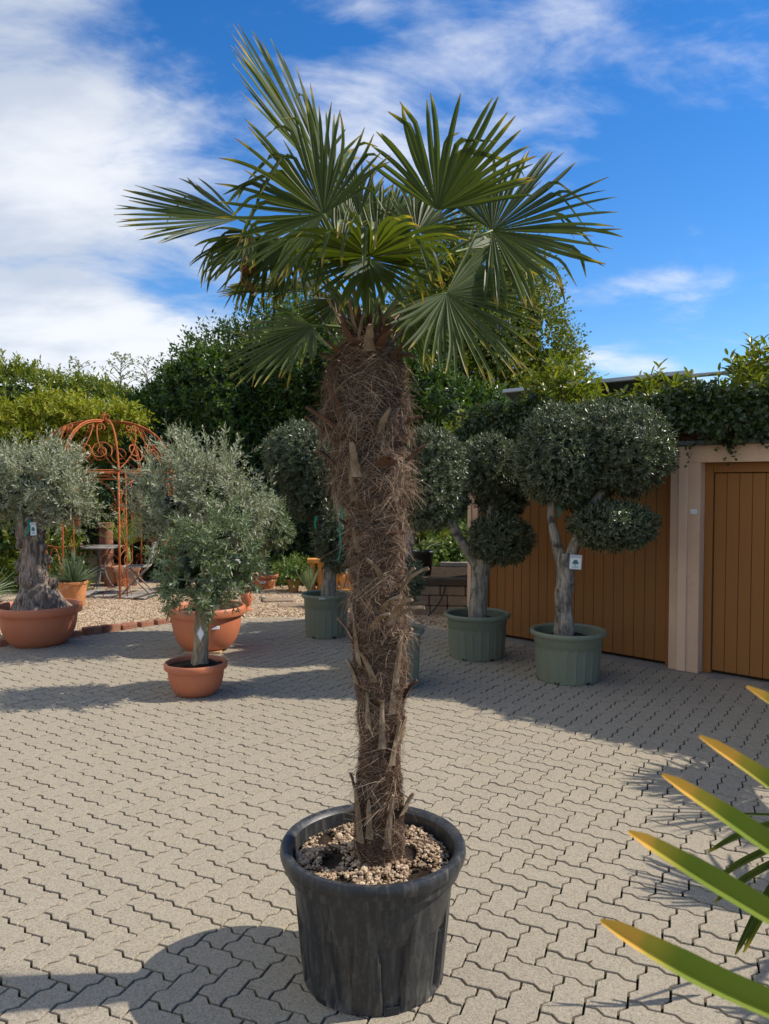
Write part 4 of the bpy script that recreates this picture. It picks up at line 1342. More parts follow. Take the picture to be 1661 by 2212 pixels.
# ---- clipped olive with white trunk, second green pot
g3 = np.random.default_rng(31)
p3, c3 = green_pot('dull green pot by the garage corner, holding the forked grey-trunked olive', 1030, 1430, .335, .445)
t3 = thing('clipped_olive_tree', 'clipped olive with a pale forked trunk and small stacked balls, by the garage corner', 'olive tree', (c3[0], c3[1], .35), group='clipped olive trees')
Y3 = c3[1]; o3 = (c3[0], c3[1], .35)
def q3(u, v_, dy=0.0): return loc3(u, v_, Y3 + dy, o3)
mb = MB(); wood(mb, [q3(1031, 1345), q3(1034, 1290), q3(1040, 1230), q3(1046, 1190)], [.092, .088, .086, .075], 18, .08, 14, 26)
tr3 = mb.build('trunk', M['bark_grey'], t3, smooth=True)
for pts, rd in (([q3(1034, 1230), q3(1010, 1190), q3(985, 1150), q3(968, 1110, .05), q3(960, 1060, .1)], [.055, .05, .046, .04, .02]), ([q3(1048, 1200), q3(1056, 1150), q3(1062, 1100), q3(1072, 1050)], [.06, .05, .044, .024]), ([q3(1056, 1180), q3(1080, 1170, -.05)], [.03, .02])):
    mb = MB(); wood(mb, pts, rd, 10, .10, 14, 18); mb.build('limb', M['bark_grey'], tr3, smooth=True)
s3 = (Y3 + .05) / FPX
b3 = [(q3(1058, 1010, .05), (66 * s3, 66 * s3, 62 * s3)), (q3(1082, 1065, .15), (50 * s3, 55 * s3, 52 * s3)), (q3(1080, 1165, -.06), (62 * s3, 60 * s3, 48 * s3)), (q3(960, 1060, .25), (50 * s3, 50 * s3, 55 * s3))]
olive_crown(t3, b3, 4300, g3, 'olive_top', (.035, .065), 8, .042, .0140, .25, .30, .42, core=.80)

# ---- olive whose pot is half hidden by the palm trunk
g2 = np.random.default_rng(21)
p2, c2 = green_pot('pale green pot half hidden behind the shaggy palm trunk', 843, 1495, .295, .50)
t2 = thing('clipped_olive_tree', 'tall clipped olive with an egg-shaped crown, partly behind the palm trunk', 'olive tree', (c2[0], c2[1], .40), group='clipped olive trees')
Y2 = c2[1]; o2 = (c2[0], c2[1], .40)
def q2(u, v_, dy=0.0): return loc3(u, v_, Y2 + dy, o2)
mb = MB(); wood(mb, [q2(843, 1385), q2(846, 1320), q2(862, 1260), q2(876, 1200), q2(890, 1140), q2(905, 1070)], [.075, .06, .052, .050, .045, .025], 14, .12, 14, 30)
mb.build('trunk', M['bark_grey'], t2, smooth=True)
s2 = (Y2 + .05) / FPX
b2 = [(q2(932, 1010, .05), (62 * s2, 62 * s2, 80 * s2)), (q2(915, 1065, .0), (72 * s2, 66 * s2, 76 * s2)), (q2(880, 1000, .1), (50 * s2, 55 * s2, 60 * s2)), (q2(868, 1255, -.02), (38 * s2, 40 * s2, 44 * s2))]
olive_crown(t2, b2, 4600, g2, 'olive_top', (.035, .065), 8, .036, .0125, .3, .30, .42, core=.80)

# ---- olive further back, left of the palm
g1 = np.random.default_rng(11)
p1, c1 = green_pot('dark green pot with a white paper label on its rim, left of the palm', 705, 1381, .285, .49)
ax_ = face_ax((-.1, -1))
sticker(p1, np.array([-.085, -.272, .466]), ax_, .12, .017, True)
t1 = thing('clipped_olive_tree', 'clipped olive with a tall crown of several balls, in shade left of the palm', 'olive tree', (c1[0], c1[1], .39), group='clipped olive trees')
Y1 = c1[1]; o1_ = (c1[0], c1[1], .39)
def q1(u, v_, dy=0.0): return loc3(u, v_, Y1 + dy, o1_)
mb = MB(); wood(mb, [q1(710, 1300), q1(711, 1260), q1(714, 1220), q1(712, 1180), q1(700, 1110)], [.092, .082, .078, .075, .05], 18, .10, 14, 24)
tr1 = mb.build('trunk', M['bark_grey'], t1, smooth=True)
mb = MB(); wood(mb, [q1(712, 1190), q1(690, 1120, .1), q1(670, 1040, .1)], [.05, .04, .02], 10, .1, 14, 16); mb.build('limb', M['bark_grey'], tr1, smooth=True)
s1 = (Y1 + .05) / FPX
b1 = [(q1(648, 985, .05), (74 * s1, 70 * s1, 66 * s1)), (q1(692, 1000, .05), (66 * s1, 66 * s1, 76 * s1)), (q1(672, 1060, .1), (58 * s1, 60 * s1, 60 * s1)), (q1(716, 1150, -.05), (38 * s1, 40 * s1, 62 * s1)), (q1(705, 1090, .1), (40 * s1, 40 * s1, 40 * s1)), (q1(728, 1190, -.05), (32 * s1, 32 * s1, 40 * s1))]
olive_crown(t1, b1, 5200, g1, 'olive_top', (.04, .07), 8, .044, .0145, .3, .30, .42, core=.80)
# green plant ties
def ribbon(label, pts, w=.02):
    P = np.array(pts); mb = MB(); ribbons(mb, P[None], w, np.random.default_rng(2), np.array([.5]), np.array([0, -1., 0]))
    return tag(mb.build('plant_tie', M['ribbon']), label, 'ribbon', 'green plant ties')
ribbon('long green plastic tie hanging beside the palm trunk', [at(736, 1075, Y1 - .45), at(737, 1105, Y1 - .45), at(734, 1150, Y1 - .46), at(736, 1185, Y1 - .45), at(730, 1212, Y1 - .45)], .034)
ribbon('short green tie on the shaded olive left of the palm', [at(683, 1115, Y1 - .3), at(680, 1130, Y1 - .31), at(682, 1142, Y1 - .3)], .03)
ribbon('small green tie in the wide cloud-clipped olive by the garage', [at(1206, 1092, Y4 - .02), at(1210, 1104, Y4 - .03), at(1207, 1117, Y4 - .02)], .035)
ribbon('green tie curling from the fork of the gnarled olive', [at(64, 1122, 8.2), at(62, 1140, 8.15), at(60, 1150, 8.15), at(52, 1160, 8.15)], .035)
picture_tag('tree_tag', 'white card with a printed teal tree, hung on the olive by the garage doors', at(1243, 1217, Y4 - .09), (-.15, -1), .105, .105, -.06)

# ---- the three terracotta bowls with open-grown olives
bA = gnd(85, 1400); RA = .445; cA = bA * (1 + RA * .6 / np.linalg.norm(bA[:2])); cA[2] = 0
bowl('broad terracotta bowl holding the gnarled thick-trunked olive', cA, RA, .43)
tA = thing('gnarled_olive_tree', 'old olive with thick gnarled trunk and silvery crown in broad bowl', 'olive tree', (cA[0], cA[1], .36), group='open-grown olive trees')
oA = (cA[0], cA[1], .36); YA = cA[1]
def qA(u, v_, dy=0.0): return loc3(u, v_, YA + dy, oA)
gA = np.random.default_rng(51)
mb = MB(); wood(mb, [qA(86, 1335), qA(84, 1300), qA(78, 1262), qA(73, 1220), qA(71, 1180), qA(70, 1150), qA(76, 1115)], [.29, .225, .17, .15, .14, .165, .15], 40, .20, 11, 60, 2.0)
trA = mb.build('trunk', M['bark_old'], tA, smooth=True)
for k in range(16):                                # burrs and root flares
    a = gA.uniform(-math.pi, 0); z = gA.uniform(.0, .95); rr0 = np.interp(z, [0, .2, .5, .95], [.26, .20, .15, .15])
    cb = np.array([qA(76, 1200)[0] + rr0 * math.cos(a), rr0 * math.sin(a), z]); mb = MB(); core_ball(mb, cb, np.array([.05, .05, .055]) * gA.uniform(.6, 1.2), 1.0, k); mb.build('burr', M['bark_old'], trA, smooth=True)
for (u, v_, dy) in ((30, 1080, .1), (75, 1060, -.1), (130, 1085, .0), (60, 1050, .25), (165, 1110, -.1)):
    mb = MB(); wood(mb, [qA(75, 1135), qA((75 + u) / 2, (1125 + v_) / 2, dy * .5), qA(u, v_, dy)], [.07, .045, .02], 10, .15, 12, 14); mb.build('limb', M['bark_old'], trA, smooth=True)
sA = (YA + .05) / FPX
bb = [(qA(50, 1050), (78 * sA, 75 * sA, 62 * sA)), (qA(118, 1040, -.05), (62 * sA, 70 * sA, 55 * sA)), (qA(0, 1065, .1), (70 * sA, 70 * sA, 60 * sA)), (qA(155, 1085, -.1), (48 * sA, 50 * sA, 42 * sA)), (qA(30, 1010, .1), (45 * sA, 50 * sA, 40 * sA)), (qA(-50, 1060, .1), (60 * sA, 60 * sA, 60 * sA)), (qA(110, 1000, .15), (45 * sA, 45 * sA, 38 * sA))]
spray_crown(tA, bb, gA, 'olive_wild', 470, (.20, .38), 11, (.05, .11), 7, .056, .0140, .35, .6, .40)
picture_tag('tree_tag', 'laminated white card hanging on the gnarled olive trunk', at(72, 1145, YA - .2), (.1, -1), .066, .115, .04)

bB = gnd(447, 1413); RB = .405; cB = bB * (1 + RB * .6 / np.linalg.norm(bB[:2])); cB[2] = .025
tb = bowl('terracotta bowl with a small white barcode label, behind the smallest bowl', cB, RB, .44)
axb = face_ax((.25, -1))
sticker(tb, np.array([.165, -.318, .262]), np.stack([axb[0], axb[1] * .94 + axb[2] * -.34, axb[2] * .94 + axb[1] * .34]), .075, .03)
for k, (x0, y0) in enumerate(((-.12, -.2), (.13, -.19))):
    mb = MB(); box(mb, (-.06, -.05, 0), (.06, .05, .024), ch=.003)
    tag(mb.build('wooden_chock', M['wood_light'], loc=(cB[0] + x0, cB[1] + y0, 0)), ('wooden chock under the labelled bowl, towards the gnarled olive', 'wooden chock under the labelled bowl, towards the palm')[k], 'wood block', 'wooden chocks')
tB = thing('open_olive_tree', 'loose silver-leaved olive with long upright shoots, in the labelled bowl', 'olive tree', (cB[0], cB[1], .40), group='open-grown olive trees')
oB = (cB[0], cB[1], .40); YB = cB[1]
def qB(u, v_, dy=0.0): return loc3(u, v_, YB + dy, oB)
gB = np.random.default_rng(61)
mb = MB(); wood(mb, [qB(450, 1350), qB(450, 1290), qB(452, 1230), qB(450, 1170)], [.12, .10, .09, .08], 18, .15, 11, 26)
trB = mb.build('trunk', M['bark_old'], tB, smooth=True)
for (u, v_, dy) in ((370, 1060, .1), (430, 1000, 0), (500, 1040, .1), (540, 1110, -.1), (350, 1130, .0), (460, 1080, -.2)):
    mb = MB(); wood(mb, [qB(450, 1200), qB((450 + u) / 2, (1180 + v_) / 2, dy * .5), qB(u, v_, dy)], [.05, .032, .012], 9, .12, 12, 14); mb.build('limb', M['bark_old'], trB, smooth=True)
sB = (YB + .05) / FPX
bb = [(qB(420, 1050), (92 * sB, 85 * sB, 82 * sB)), (qB(470, 1060, .05), (75 * sB, 75 * sB, 85 * sB)), (qB(365, 1090, -.05), (62 * sB, 62 * sB, 60 * sB)), (qB(520, 1110, .0), (62 * sB, 62 * sB, 50 * sB)), (qB(400, 1010, .1), (62 * sB, 62 * sB, 48 * sB)), (qB(460, 1140, .1), (90 * sB, 80 * sB, 50 * sB)), (qB(330, 1040, .1), (40 * sB, 45 * sB, 40 * sB)), (qB(345, 1130, .05), (42 * sB, 45 * sB, 40 * sB))]
spray_crown(tB, bb, gB, 'olive_wild', 470, (.28, .52), 13, (.05, .12), 7, .054, .0130, .75, .6, .32)

bC = gnd(424, 1508); RC = .258; cC = bC * (1 + RC * .6 / np.linalg.norm(bC[:2])); cC[2] = 0
bowl('smallest terracotta bowl, out on the paving with a round green olive', cC, RC, .268)
tC = thing('small_olive_tree', 'small round-headed green olive on a slim stem in smallest bowl', 'olive tree', (cC[0], cC[1], .23), group='open-grown olive trees')
oC = (cC[0], cC[1], .23); YC = cC[1]
def qC(u, v_, dy=0.0): return loc3(u, v_, YC + dy, oC)
gC = np.random.default_rng(71)
mb = MB(); wood(mb, [qC(432, 1450), qC(432, 1430), qC(434, 1390), qC(436, 1340), qC(438, 1300), qC(445, 1240)], [.105, .068, .058, .055, .055, .035], 16, .08, 20, 34)
trC = mb.build('trunk', M['bark_tan'], tC, smooth=True)
for (u, v_, dy) in ((390, 1240, .1), (480, 1230, .0), (440, 1180, -.1), (520, 1250, .1), (370, 1270, -.05)):
    mb = MB(); wood(mb, [qC(438, 1300), qC((438 + u) / 2, (1290 + v_) / 2, dy * .5), qC(u, v_, dy)], [.028, .018, .008], 8, .1, 12, 12); mb.build('limb', M['bark_tan'], trC, smooth=True)
sC = (YC + .05) / FPX
bb = [(qC(455, 1190), (88 * sC, 85 * sC, 72 * sC)), (qC(410, 1225), (70 * sC, 70 * sC, 68 * sC)), (qC(505, 1220, .05), (62 * sC, 65 * sC, 66 * sC)), (qC(450, 1260, -.05), (80 * sC, 78 * sC, 52 * sC)), (qC(385, 1260, .0), (48 * sC, 50 * sC, 44 * sC)), (qC(480, 1150, .05), (60 * sC, 60 * sC, 40 * sC))]
spray_crown(tC, bb, gC, 'olive_green', 330, (.13, .27), 10, (.035, .08), 7, .050, .0130, .35, .6, .36)
picture_tag('tree_tag', 'diamond-shaped white tag tied to the slim olive stem', at(433, 1369, YC - .075), (0, -1), .062, .135, 0, True)
# ================================================================== GRAVEL YARD: GAZEBO, FURNITURE, POTS
def pt(u, v_): return gnd(u, v_)


gaz = thing('rusty_gazebo', 'rusty wrought-iron domed gazebo with scrollwork standing on the gravel', 'gazebo', (-4.39, 12.2, 0))
GZ = np.array([-4.39, 12.2, 0.0])
sg = np.array([.339, -.941, 0]); pg = np.array([.941, .339, 0])
GR, GH, GT = 1.03, 1.90, 2.72
angs = [R(a) for a in (10, 83, 147, 204, 264, 325)]
def gp(a, r=GR, z=0.0): return (math.cos(a) * sg + math.sin(a) * pg) * r + np.array([0, 0, z])
def bar(name, pts, r, parent=gaz, sides=6, mat='rust'):
    mb = MB(); tube(mb, pts, r, sides); return mb.build(name, M[mat], parent, smooth=True)
def spiral(c, ex, ez, r0, turns, n=26, start=0.0, sgn=1):
    t = np.linspace(0, 1, n); a = start + sgn * turns * 2 * np.pi * t; r = r0 * (1 - .78 * t)
    return np.asarray(c) + (r * np.cos(a))[:, None] * ex + (r * np.sin(a))[:, None] * ez
EZ = np.array([0, 0, 1.0])
def scroll(p0, p1, side, r, name='scroll', parent=None, w=.0065):
    """S-scroll between two points with curled ends"""
    p0, p1 = np.asarray(p0, float), np.asarray(p1, float); d = nrm(p1 - p0)
    s1 = spiral(p0 + side * r, -side, d, r, 1.15, 22, 0, -1)[::-1]
    s2 = spiral(p1 - side * r, side, -d, r, 1.15, 22, 0, -1)
    mid = bez(s1[-1], (p0 + p1) / 2, s2[0], 8)
    return bar(name, np.concatenate([s1, mid[1:-1], s2]), w, parent or gaz, 5)
lean = np.array([.03, 0, 0])
def dome(f, a):                                     # f 0 at the ring .. 1 at the top
    r = GR * math.cos(f * math.pi / 2) ** .75; z = GH + (GT - GH) * math.sin(f * math.pi / 2) ** 1.05
    return gp(a, r, z)
for i, a in enumerate(angs):
    b = angs[(i + 1) % 6]; b0 = b if b > a else b + 2 * math.pi
    chord = gp(b) - gp(a); cu = nrm(chord); Lc = np.linalg.norm(chord)
    post = bar('post', [gp(a, GR, 0), gp(a, GR, GH)], .016)
    for s, e in ((gp(a), cu), ):
        f2 = bar('side_bar', [s - e * -.15, s + e * .15 + EZ * (GH - .02)], .010)
        scroll(s + e * .015 + EZ * 1.60, s + e * .135 + EZ * 1.18, cu, .045, parent=f2)
        scroll(s + e * .015 + EZ * 1.12, s + e * .135 + EZ * .80, cu, .045, parent=f2)
        scroll(s + e * .015 + EZ * .50, s + e * .135 + EZ * .26, cu, .04, parent=f2)
    # ring of three rails with scrolls between
    ring = bar('ring_rail', [gp(a, GR, GH), gp(b0, GR, GH)], .013)
    bar('ring_rail', [gp(a, GR, GH - .10), gp(b0, GR, GH - .10)], .009); bar('ring_rail', [gp(a, GR, GH + .03), gp(b0, GR, GH + .03)], .009)
    m = (gp(a) + gp(b0)) / 2
    scroll(m - cu * .26 + EZ * (GH - .05), m - cu * .02 + EZ * (GH - .05), EZ * .9, .035, parent=ring); scroll(m + cu * .26 + EZ * (GH - .05), m + cu * .02 + EZ * (GH - .05), EZ * .9, .035, parent=ring)
    # brackets under the ring
    for s, e in ((gp(a), cu), (gp(b0), -cu)):
        bar('bracket', bez(s + EZ * (GH - .48) + e * .03, s + EZ * (GH - .14) + e * .06, s + e * .40 + EZ * (GH - .11), 10), .008)
        cc = s + e * .09 + EZ * (GH - .52)
        bar('bracket_curl', spiral(cc, e, EZ, .06, 1.2, 20, math.pi / 2, 1), .0075)
    # ribs of the dome, doubled
    rib = bar('dome_rib', [dome(f, a) for f in np.linspace(0, 1, 14)], .014)
    bar('dome_rib', [dome(f, a) * np.array([.985, .985, 1]) + np.array([0, 0, -.025]) + .02 * cu * (1 - f) for f in np.linspace(0, 1, 14)], .010)
    # dome scrolls
    am = (a + b0) / 2
    c1 = (dome(.26, a) + dome(.26, b0)) / 2
    up_ = nrm(dome(.5, am) - dome(.1, am))
    for sg_ in (-1, 1):
        ctr = c1 + cu * sg_ * Lc * .17
        bar('dome_scroll', spiral(ctr, cu * sg_, up_, .17, 1.6, 34, -.6, sg_), .0085)
        c2 = (dome(.62, a) + dome(.62, b0)) / 2
        bar('dome_scroll', spiral(c2 + cu * sg_ * .07, cu * sg_, up_, .075, 1.3, 24, -.8, sg_), .007)
        e0 = dome(.03, a) if sg_ < 0 else dome(.03, b0)
        bar('dome_scroll', bez(e0, c1 * .9 + e0 * .1 + up_ * .05, dome(.66, am) + cu * sg_ * .03, 12), .0085)
    # low rail with arcs on the two panels that are closed
    if i in (3, 4, 1):
        lowr = bar('low_rail', [gp(a, GR, .80), gp(b0, GR, .80)], .009)
        for q in (.3, .7):
            cq = gp(a) + chord * q
            bar('arc', [cq + cu * .2 * math.cos(t_) + EZ * (.45 + .33 * math.sin(t_)) for t_ in np.linspace(0, math.pi, 14)], .007, lowr)
bar('finial', [np.array([0, 0, GT]), np.array([0, 0, GT + .13])], .012)
for k in range(4):
    a = k * math.pi / 2; e = np.array([math.cos(a), math.sin(a), 0])
    bar('finial_curl', spiral(np.array([0, 0, GT + .05]) + e * .05, -e, EZ, .05, 1.1, 18), .006)
# curled leaves of iron at the foot of the front post
for e, z in ((nrm(gp(angs[1]) - gp(angs[0])), .62), (nrm(gp(angs[5]) - gp(angs[0])), .58)):
    b0 = gp(angs[0])
    bar('foot_scroll', spiral(b0 + e * .16 + EZ * z, -e, EZ, .15, 1.3, 30, .2, 1), .0065)
    bar('foot_scroll', spiral(b0 + e * .12 + EZ * .25, -e, EZ, .08, 1.3, 24, .4, 1), .006)
    bar('foot_scroll', bez(b0 + e * .02 + EZ * .35, b0 + e * .2 + EZ * .25, b0 + e * .26 + EZ * .02, 8), .006)

# bistro table
tp = at(219, 1190, 12.45); tp[2] = 0
tb_ = thing('bistro_table', 'round grey bistro table with iron legs inside the gazebo', 'table', tp)
mb = MB(); lathe(mb, [(.001, .70), (.31, .70), (.325, .705), (.325, .722), (.315, .728), (.001, .728)], 40); mb.build('table_top', M['grey_wood'], tb_)
for k in range(3):
    a = k * 2.094 + .5; e = np.array([math.cos(a), math.sin(a), 0])
    bar('leg', np.concatenate([bez(e * .16 + EZ * .70, e * .02 + EZ * .50, e * .05 + EZ * .33, 8), bez(e * .05 + EZ * .33, e * .10 + EZ * .08, e * .26 + EZ * .0, 8)[1:]]), .014, tb_, 6, 'grey_iron')
bar('leg_ring', [np.array([.06 * math.cos(t_), .06 * math.sin(t_), .36]) for t_ in np.linspace(0, 6.283, 17)], .008, tb_, 5, 'grey_iron')

# folding slatted chair, seen from the side
cp_ = at(297, 1287, 12.0); cp_ = gnd(300, 1288); cp_[2] = 0.02
ch = thing('folding_chair', 'weathered folding garden chair with slatted seat facing the round table', 'chair', cp_, R(188))
# local: x forward (towards the table), y sideways
for s in (-.19, .19):
    bar('leg', [(.26, s, 0), (-.16, s * .96, .45), (-.27, s * .95, .82)], .013, ch, 6, 'grey_wood')
    bar('leg', [(-.22, s * .88, 0), (.20, s * .88, .44)], .013, ch, 6, 'grey_wood')
for k in range(8):
    x0 = -.17 + k * .052
    mb = MB(); box(mb, (x0, -.20, .438), (x0 + .036, .20, .456), ch=.004); mb.build('seat_slat', M['grey_wood'], ch)
for k in range(4):
    z0 = .55 + k * .07; x0 = -.18 - k * .017
    mb = MB(); box(mb, (x0 - .012, -.18, z0), (x0 + .004, .18, z0 + .048), ch=.004); mb.build('back_slat', M['grey_wood'], ch)
bar('stretcher', [(.14, -.19, .12), (.14, .19, .12)], .01, ch, 6, 'grey_wood')
# wooden duckboard under the table and chair
dk = thing('duckboard', 'low weathered duckboard on the gravel under table and chair', 'duckboard', (-4.15, 11.75, .035), R(-12))
for k in range(15):
    mb = MB(); box(mb, (-.72 + k * .098, -.36, .012), (-.72 + k * .098 + .078, .36, .03), ch=.003); mb.build('plank', M['timber_dark' if k % 4 == 1 else 'grey_wood'], dk)
for y0 in (-.3, 0, .26):
    mb = MB(); box(mb, (-.72, y0, -.015), (.74, y0 + .04, .0115)); mb.build('batten', M['timber_dark'], dk)


def clay_pot(label, loc, Rr, h, mat='clay', rb=.72, rim=.12, name='clay_pot', group='clay pots', soil=True):
    t = thing(name, label, 'plant pot', loc, 0, group)
    mb = MB(); lathe(mb, [(Rr * rb * .5, .01), (Rr * rb * .96, .0), (Rr * rb, .006), (Rr * (.93), h * (1 - rim)), (Rr * .95, h * (1 - rim) + .003), (Rr * 1.0, h * (1 - rim) + .012), (Rr, h * .985), (Rr * .97, h), (Rr * .88, h), (Rr * .85, h * .9), (Rr * .8, h * .7)], 44)
    b = mb.build('pot_shell', M[mat], t, smooth=True); m = b.modifiers.new('edges', 'EDGE_SPLIT'); m.split_angle = R(45)
    if soil: soil_disc(t, Rr * .86, h * .88, bump=.006)
    return t


def blades(mb, org, n, L, W, g, spread=1.25, droop=.25, lo=.0, m=6, top=0.0):
    """narrow arching blades from one point (yucca, sedge)"""
    a = g.uniform(0, 6.28, n); el = R(90) - np.abs(g.uniform(lo, spread, n)) 
    D = np.stack([np.cos(el) * np.cos(a), np.cos(el) * np.sin(a), np.sin(el)], -1)
    Ln = L * g.uniform(.7, 1.1, n); s = np.linspace(0, 1, m)
    P = np.asarray(org) + D[:, None] * (Ln[:, None] * s)[..., None]
    P[..., 2] -= (droop * g.uniform(.3, 1.4, n) * np.cos(el))[:, None] * Ln[:, None] * s ** 2
    side = nrm(np.cross(D, np.array([0, 0, 1.]) + .2 * g.normal(size=(n, 3))))
    w_ = W * np.array([.8, 1, 1, .8, .5, .08])[:m]
    off = side[:, None] * w_[None, :, None] * .5
    V = np.stack([P - off, P + off], 2).reshape(n, 2 * m, 3)
    b = np.arange(n)[:, None] * 2 * m
    F = np.concatenate([b + np.array([[2 * i, 2 * i + 1, 2 * i + 3, 2 * i + 2]]) for i in range(m - 1)])
    mb.add(V.reshape(-1, 3), F, np.repeat(g.uniform(0, 1, n), 2 * m), np.tile(np.repeat(s, 2), n))


# potted yucca
gY = np.random.default_rng(81)
yb = gnd(158, 1318); yc = yb * (1 + .17 / np.linalg.norm(yb[:2])); yc[2] = .02
clay_pot('bright terracotta clay pot holding the spiky blue-green yucca', yc, .205, .36, 'clay')
t = thing('yucca', 'spiky narrow-leaved yucca in the bright clay pot', 'yucca', (yc[0], yc[1], .33))
mb = MB(); blades(mb, (0, 0, .0), 240, .50, .014, gY, 1.30, .22); mb.build('leaves', M['yucca'], t, kind='stuff')
mb = MB(); tube(mb, [(0, 0, -.02), (0, 0, .08)], [.05, .03], 8); mb.build('stem', M['bark_tan'], t)

# pale fan-leaved plant at the left edge
fb = at(-22, 1290, 9.7); fb[2] = .02
clay_pot('weathered pot at the frame edge beside the gnarled olive, under pale fan leaves', fb, .17, .22, 'clay_pale')
t = thing('pale_fan_plant', 'pale stiff fan-leaved plant left of the gnarled olive', 'palm plant', (fb[0], fb[1], .2))
mb = MB(); blades(mb, (0, 0, .16), 130, .40, .020, gY, 1.75, .12); mb.build('leaves', M['pale_fan'], t, kind='stuff')
mb = MB(); tube(mb, [(0, 0, -.02), (0, 0, .18)], [.05, .04], 8); mb.build('stem', M['bark_tan'], t)

# square planter with young date palm behind the gazebo
sb = gnd(276, 1269); sb[2] = .02
t = thing('square_planter', 'square pale terracotta planter with scroll relief behind the chair', 'plant pot', sb, R(15), 'clay pots')
V = []
for (s_, z) in ((.15, 0), (.185, .27), (.20, .27), (.20, .32), (.165, .32), (.16, .25)):
    V += [(-s_, -s_, z), (s_, -s_, z), (s_, s_, z), (-s_, s_, z)]
F = [(k * 4 + e, k * 4 + (e + 1) % 4, k * 4 + 4 + (e + 1) % 4, k * 4 + 4 + e) for k in range(5) for e in range(4)]
mb = MB(); mb.add(V, F); mb.build('pot_shell', M['clay_pale'], t)
mb = MB(); box(mb, (-.16, -.16, .24), (.16, .16, .262)); mb.build('soil', M['soil'], t)
for sg_ in (-1, 1):
    mb = MB(); tube(mb, spiral((sg_ * .07, -.178, .15), np.array([sg_, 0, 0.]), EZ, .055, 1.4, 22), .006, 5); mb.build('scroll_relief', M['clay_pale'], t)
t = thing('young_date_palm', 'young feathery date palm with a yellow stem in the square planter', 'palm plant', (sb[0], sb[1], .26))
mb = MB(); tube(mb, [(0, 0, 0), (.01, 0, .2), (0, 0, .42)], [.055, .05, .04], 10); mb.build('stem', M['lime_frond'], t, smooth=True)
for k in range(15):
    a = k * 2.4; el = R(75 - 3.2 * k); d = np.array([math.cos(el) * math.cos(a), math.cos(el) * math.sin(a), math.sin(el)])
    P = bez((0, 0, .40), d * .28 + np.array([0, 0, .42]), d * .62 + np.array([0, 0, .36 - .02 * k * .4]), 16)
    mb = MB(); tube(mb, P, np.linspace(.006, .002, 16), 4)
    T = nrm(np.gradient(P, axis=0))
    for sgn in (-1, 1):
        side = nrm(np.cross(T, EZ)) * sgn
        ld = nrm(T * .75 + side + .25 * EZ + .1 * gY.normal(size=T.shape)); leaves(mb, P[2:], ld[2:], nrm(np.cross(side, T))[2:], .17, .014, g=gY)
    mb.build('frond', M['lime_frond'], t)

# low rendered wall with coping behind the gazebo
w0 = np.array([-6.3, 14.15, 0]); 
wl = thing('garden_wall', 'low pinkish rendered wall with dark coping behind the gazebo', 'wall', w0, R(1))
mb = MB(); box(mb, (0, 0, 0), (3.35, .2, .66)); mb.build('wall_body', M['pink_render'], wl)
for k in range(6):
    mb = MB(); box(mb, (k * .56 - .02, -.04, .661), (k * .56 + .53, .24, .71), ch=.006); mb.build('coping', M['timber_dark'], wl)
# dark terracotta column and more pots in the shade
for (u, v_, Y, r_, h_, lab) in ((231, 1268, 13.4, .10, 1.05, 'tall dark terracotta column in the shade behind the gazebo'),):
    p = at(u, v_, Y); p[2] = 0
    t = thing('terracotta_column', lab, 'column', p)
    mb = MB(); lathe(mb, [(.15, 0), (.15, .08), (.12, .1), (.11, .95), (.14, .97), (.14, 1.05), (.001, 1.05)], 24); mb.build('shaft', M['brick'], t)
p = gnd(190, 1283); p[2] = .02
clay_pot('carved clay urn beneath the yucca leaves, beside the table legs', p + np.array([.12, .7, 0]), .16, .36, 'clay_pale', .6)
# lantern on the wall
p = at(152, 1188, 13.2)
t = thing('hanging_lantern', 'small pale lantern with scroll bracket behind the yucca', 'lantern', p)
mb = MB(); lathe(mb, [(.05, -.10), (.07, -.08), (.075, .08), (.05, .15), (.01, .18)], 12); mb.build('lantern_body', M['pink_render'], t, smooth=True)
bar('bracket', spiral((.02, 0, .24), np.array([1., 0, 0]), EZ, .09, 1.3, 20, -1.2), .007, t, 5, 'grey_iron'); bar('stand', [(0, .02, -p[2]), (0, .02, -.08)], .018, t, 6, 'grey_iron')

# little terracotta baluster standing by the big bowl
p = gnd(533, 1322); p[2] = 0
t = thing('terracotta_baluster', 'single dark terracotta baluster standing on the gravel edge', 'baluster', p)
mb = MB(); lathe(mb, [(.001, 0), (.075, 0), (.075, .04), (.055, .05), (.045, .08), (.07, .14), (.085, .19), (.07, .25), (.05, .28), (.06, .30), (.06, .33), (.001, .33)], 28); b = mb.build('shaft', M['terra_plastic'], t, smooth=True)
m = b.modifiers.new('edges', 'EDGE_SPLIT'); m.split_angle = R(40)
mb = MB(); box(mb, (-.08, -.08, -.03), (.08, .08, -.001), ch=.004); mb.build('plinth', M['brick'], t, loc=(0, 0, .03))

# ochre balustrade
p = gnd(712, 1283); p = np.array([p[0], p[1], .02])
yb_ = 12.2; xl = at(664, 1250, yb_)[0]; xr = at(768, 1250, yb_)[0]
bl = thing('ochre_balustrade', 'short ochre-painted balustrade with bulbous balusters behind the olive pot', 'balustrade', (xl, yb_, .02))
Lb = xr - xl
mb = MB(); box(mb, (0, -.09, .46), (Lb, .09, .53), ch=.008); mb.build('top_rail', M['ochre'], bl)
mb = MB(); box(mb, (0, -.08, .0), (Lb, .08, .05), ch=.006); mb.build('base_rail', M['ochre'], bl)
bal = MB(); lathe(bal, [(.052, .051), (.052, .08), (.035, .09), (.038, .12), (.068, .20), (.062, .26), (.036, .34), (.030, .38), (.045, .40), (.045, .459)], 20)
me = bal.mesh('baluster', True); me.materials.append(M['ochre'])
for k in range(6): link('baluster', me, bl, loc=(.08 + k * (Lb - .16) / 5, 0, 0))
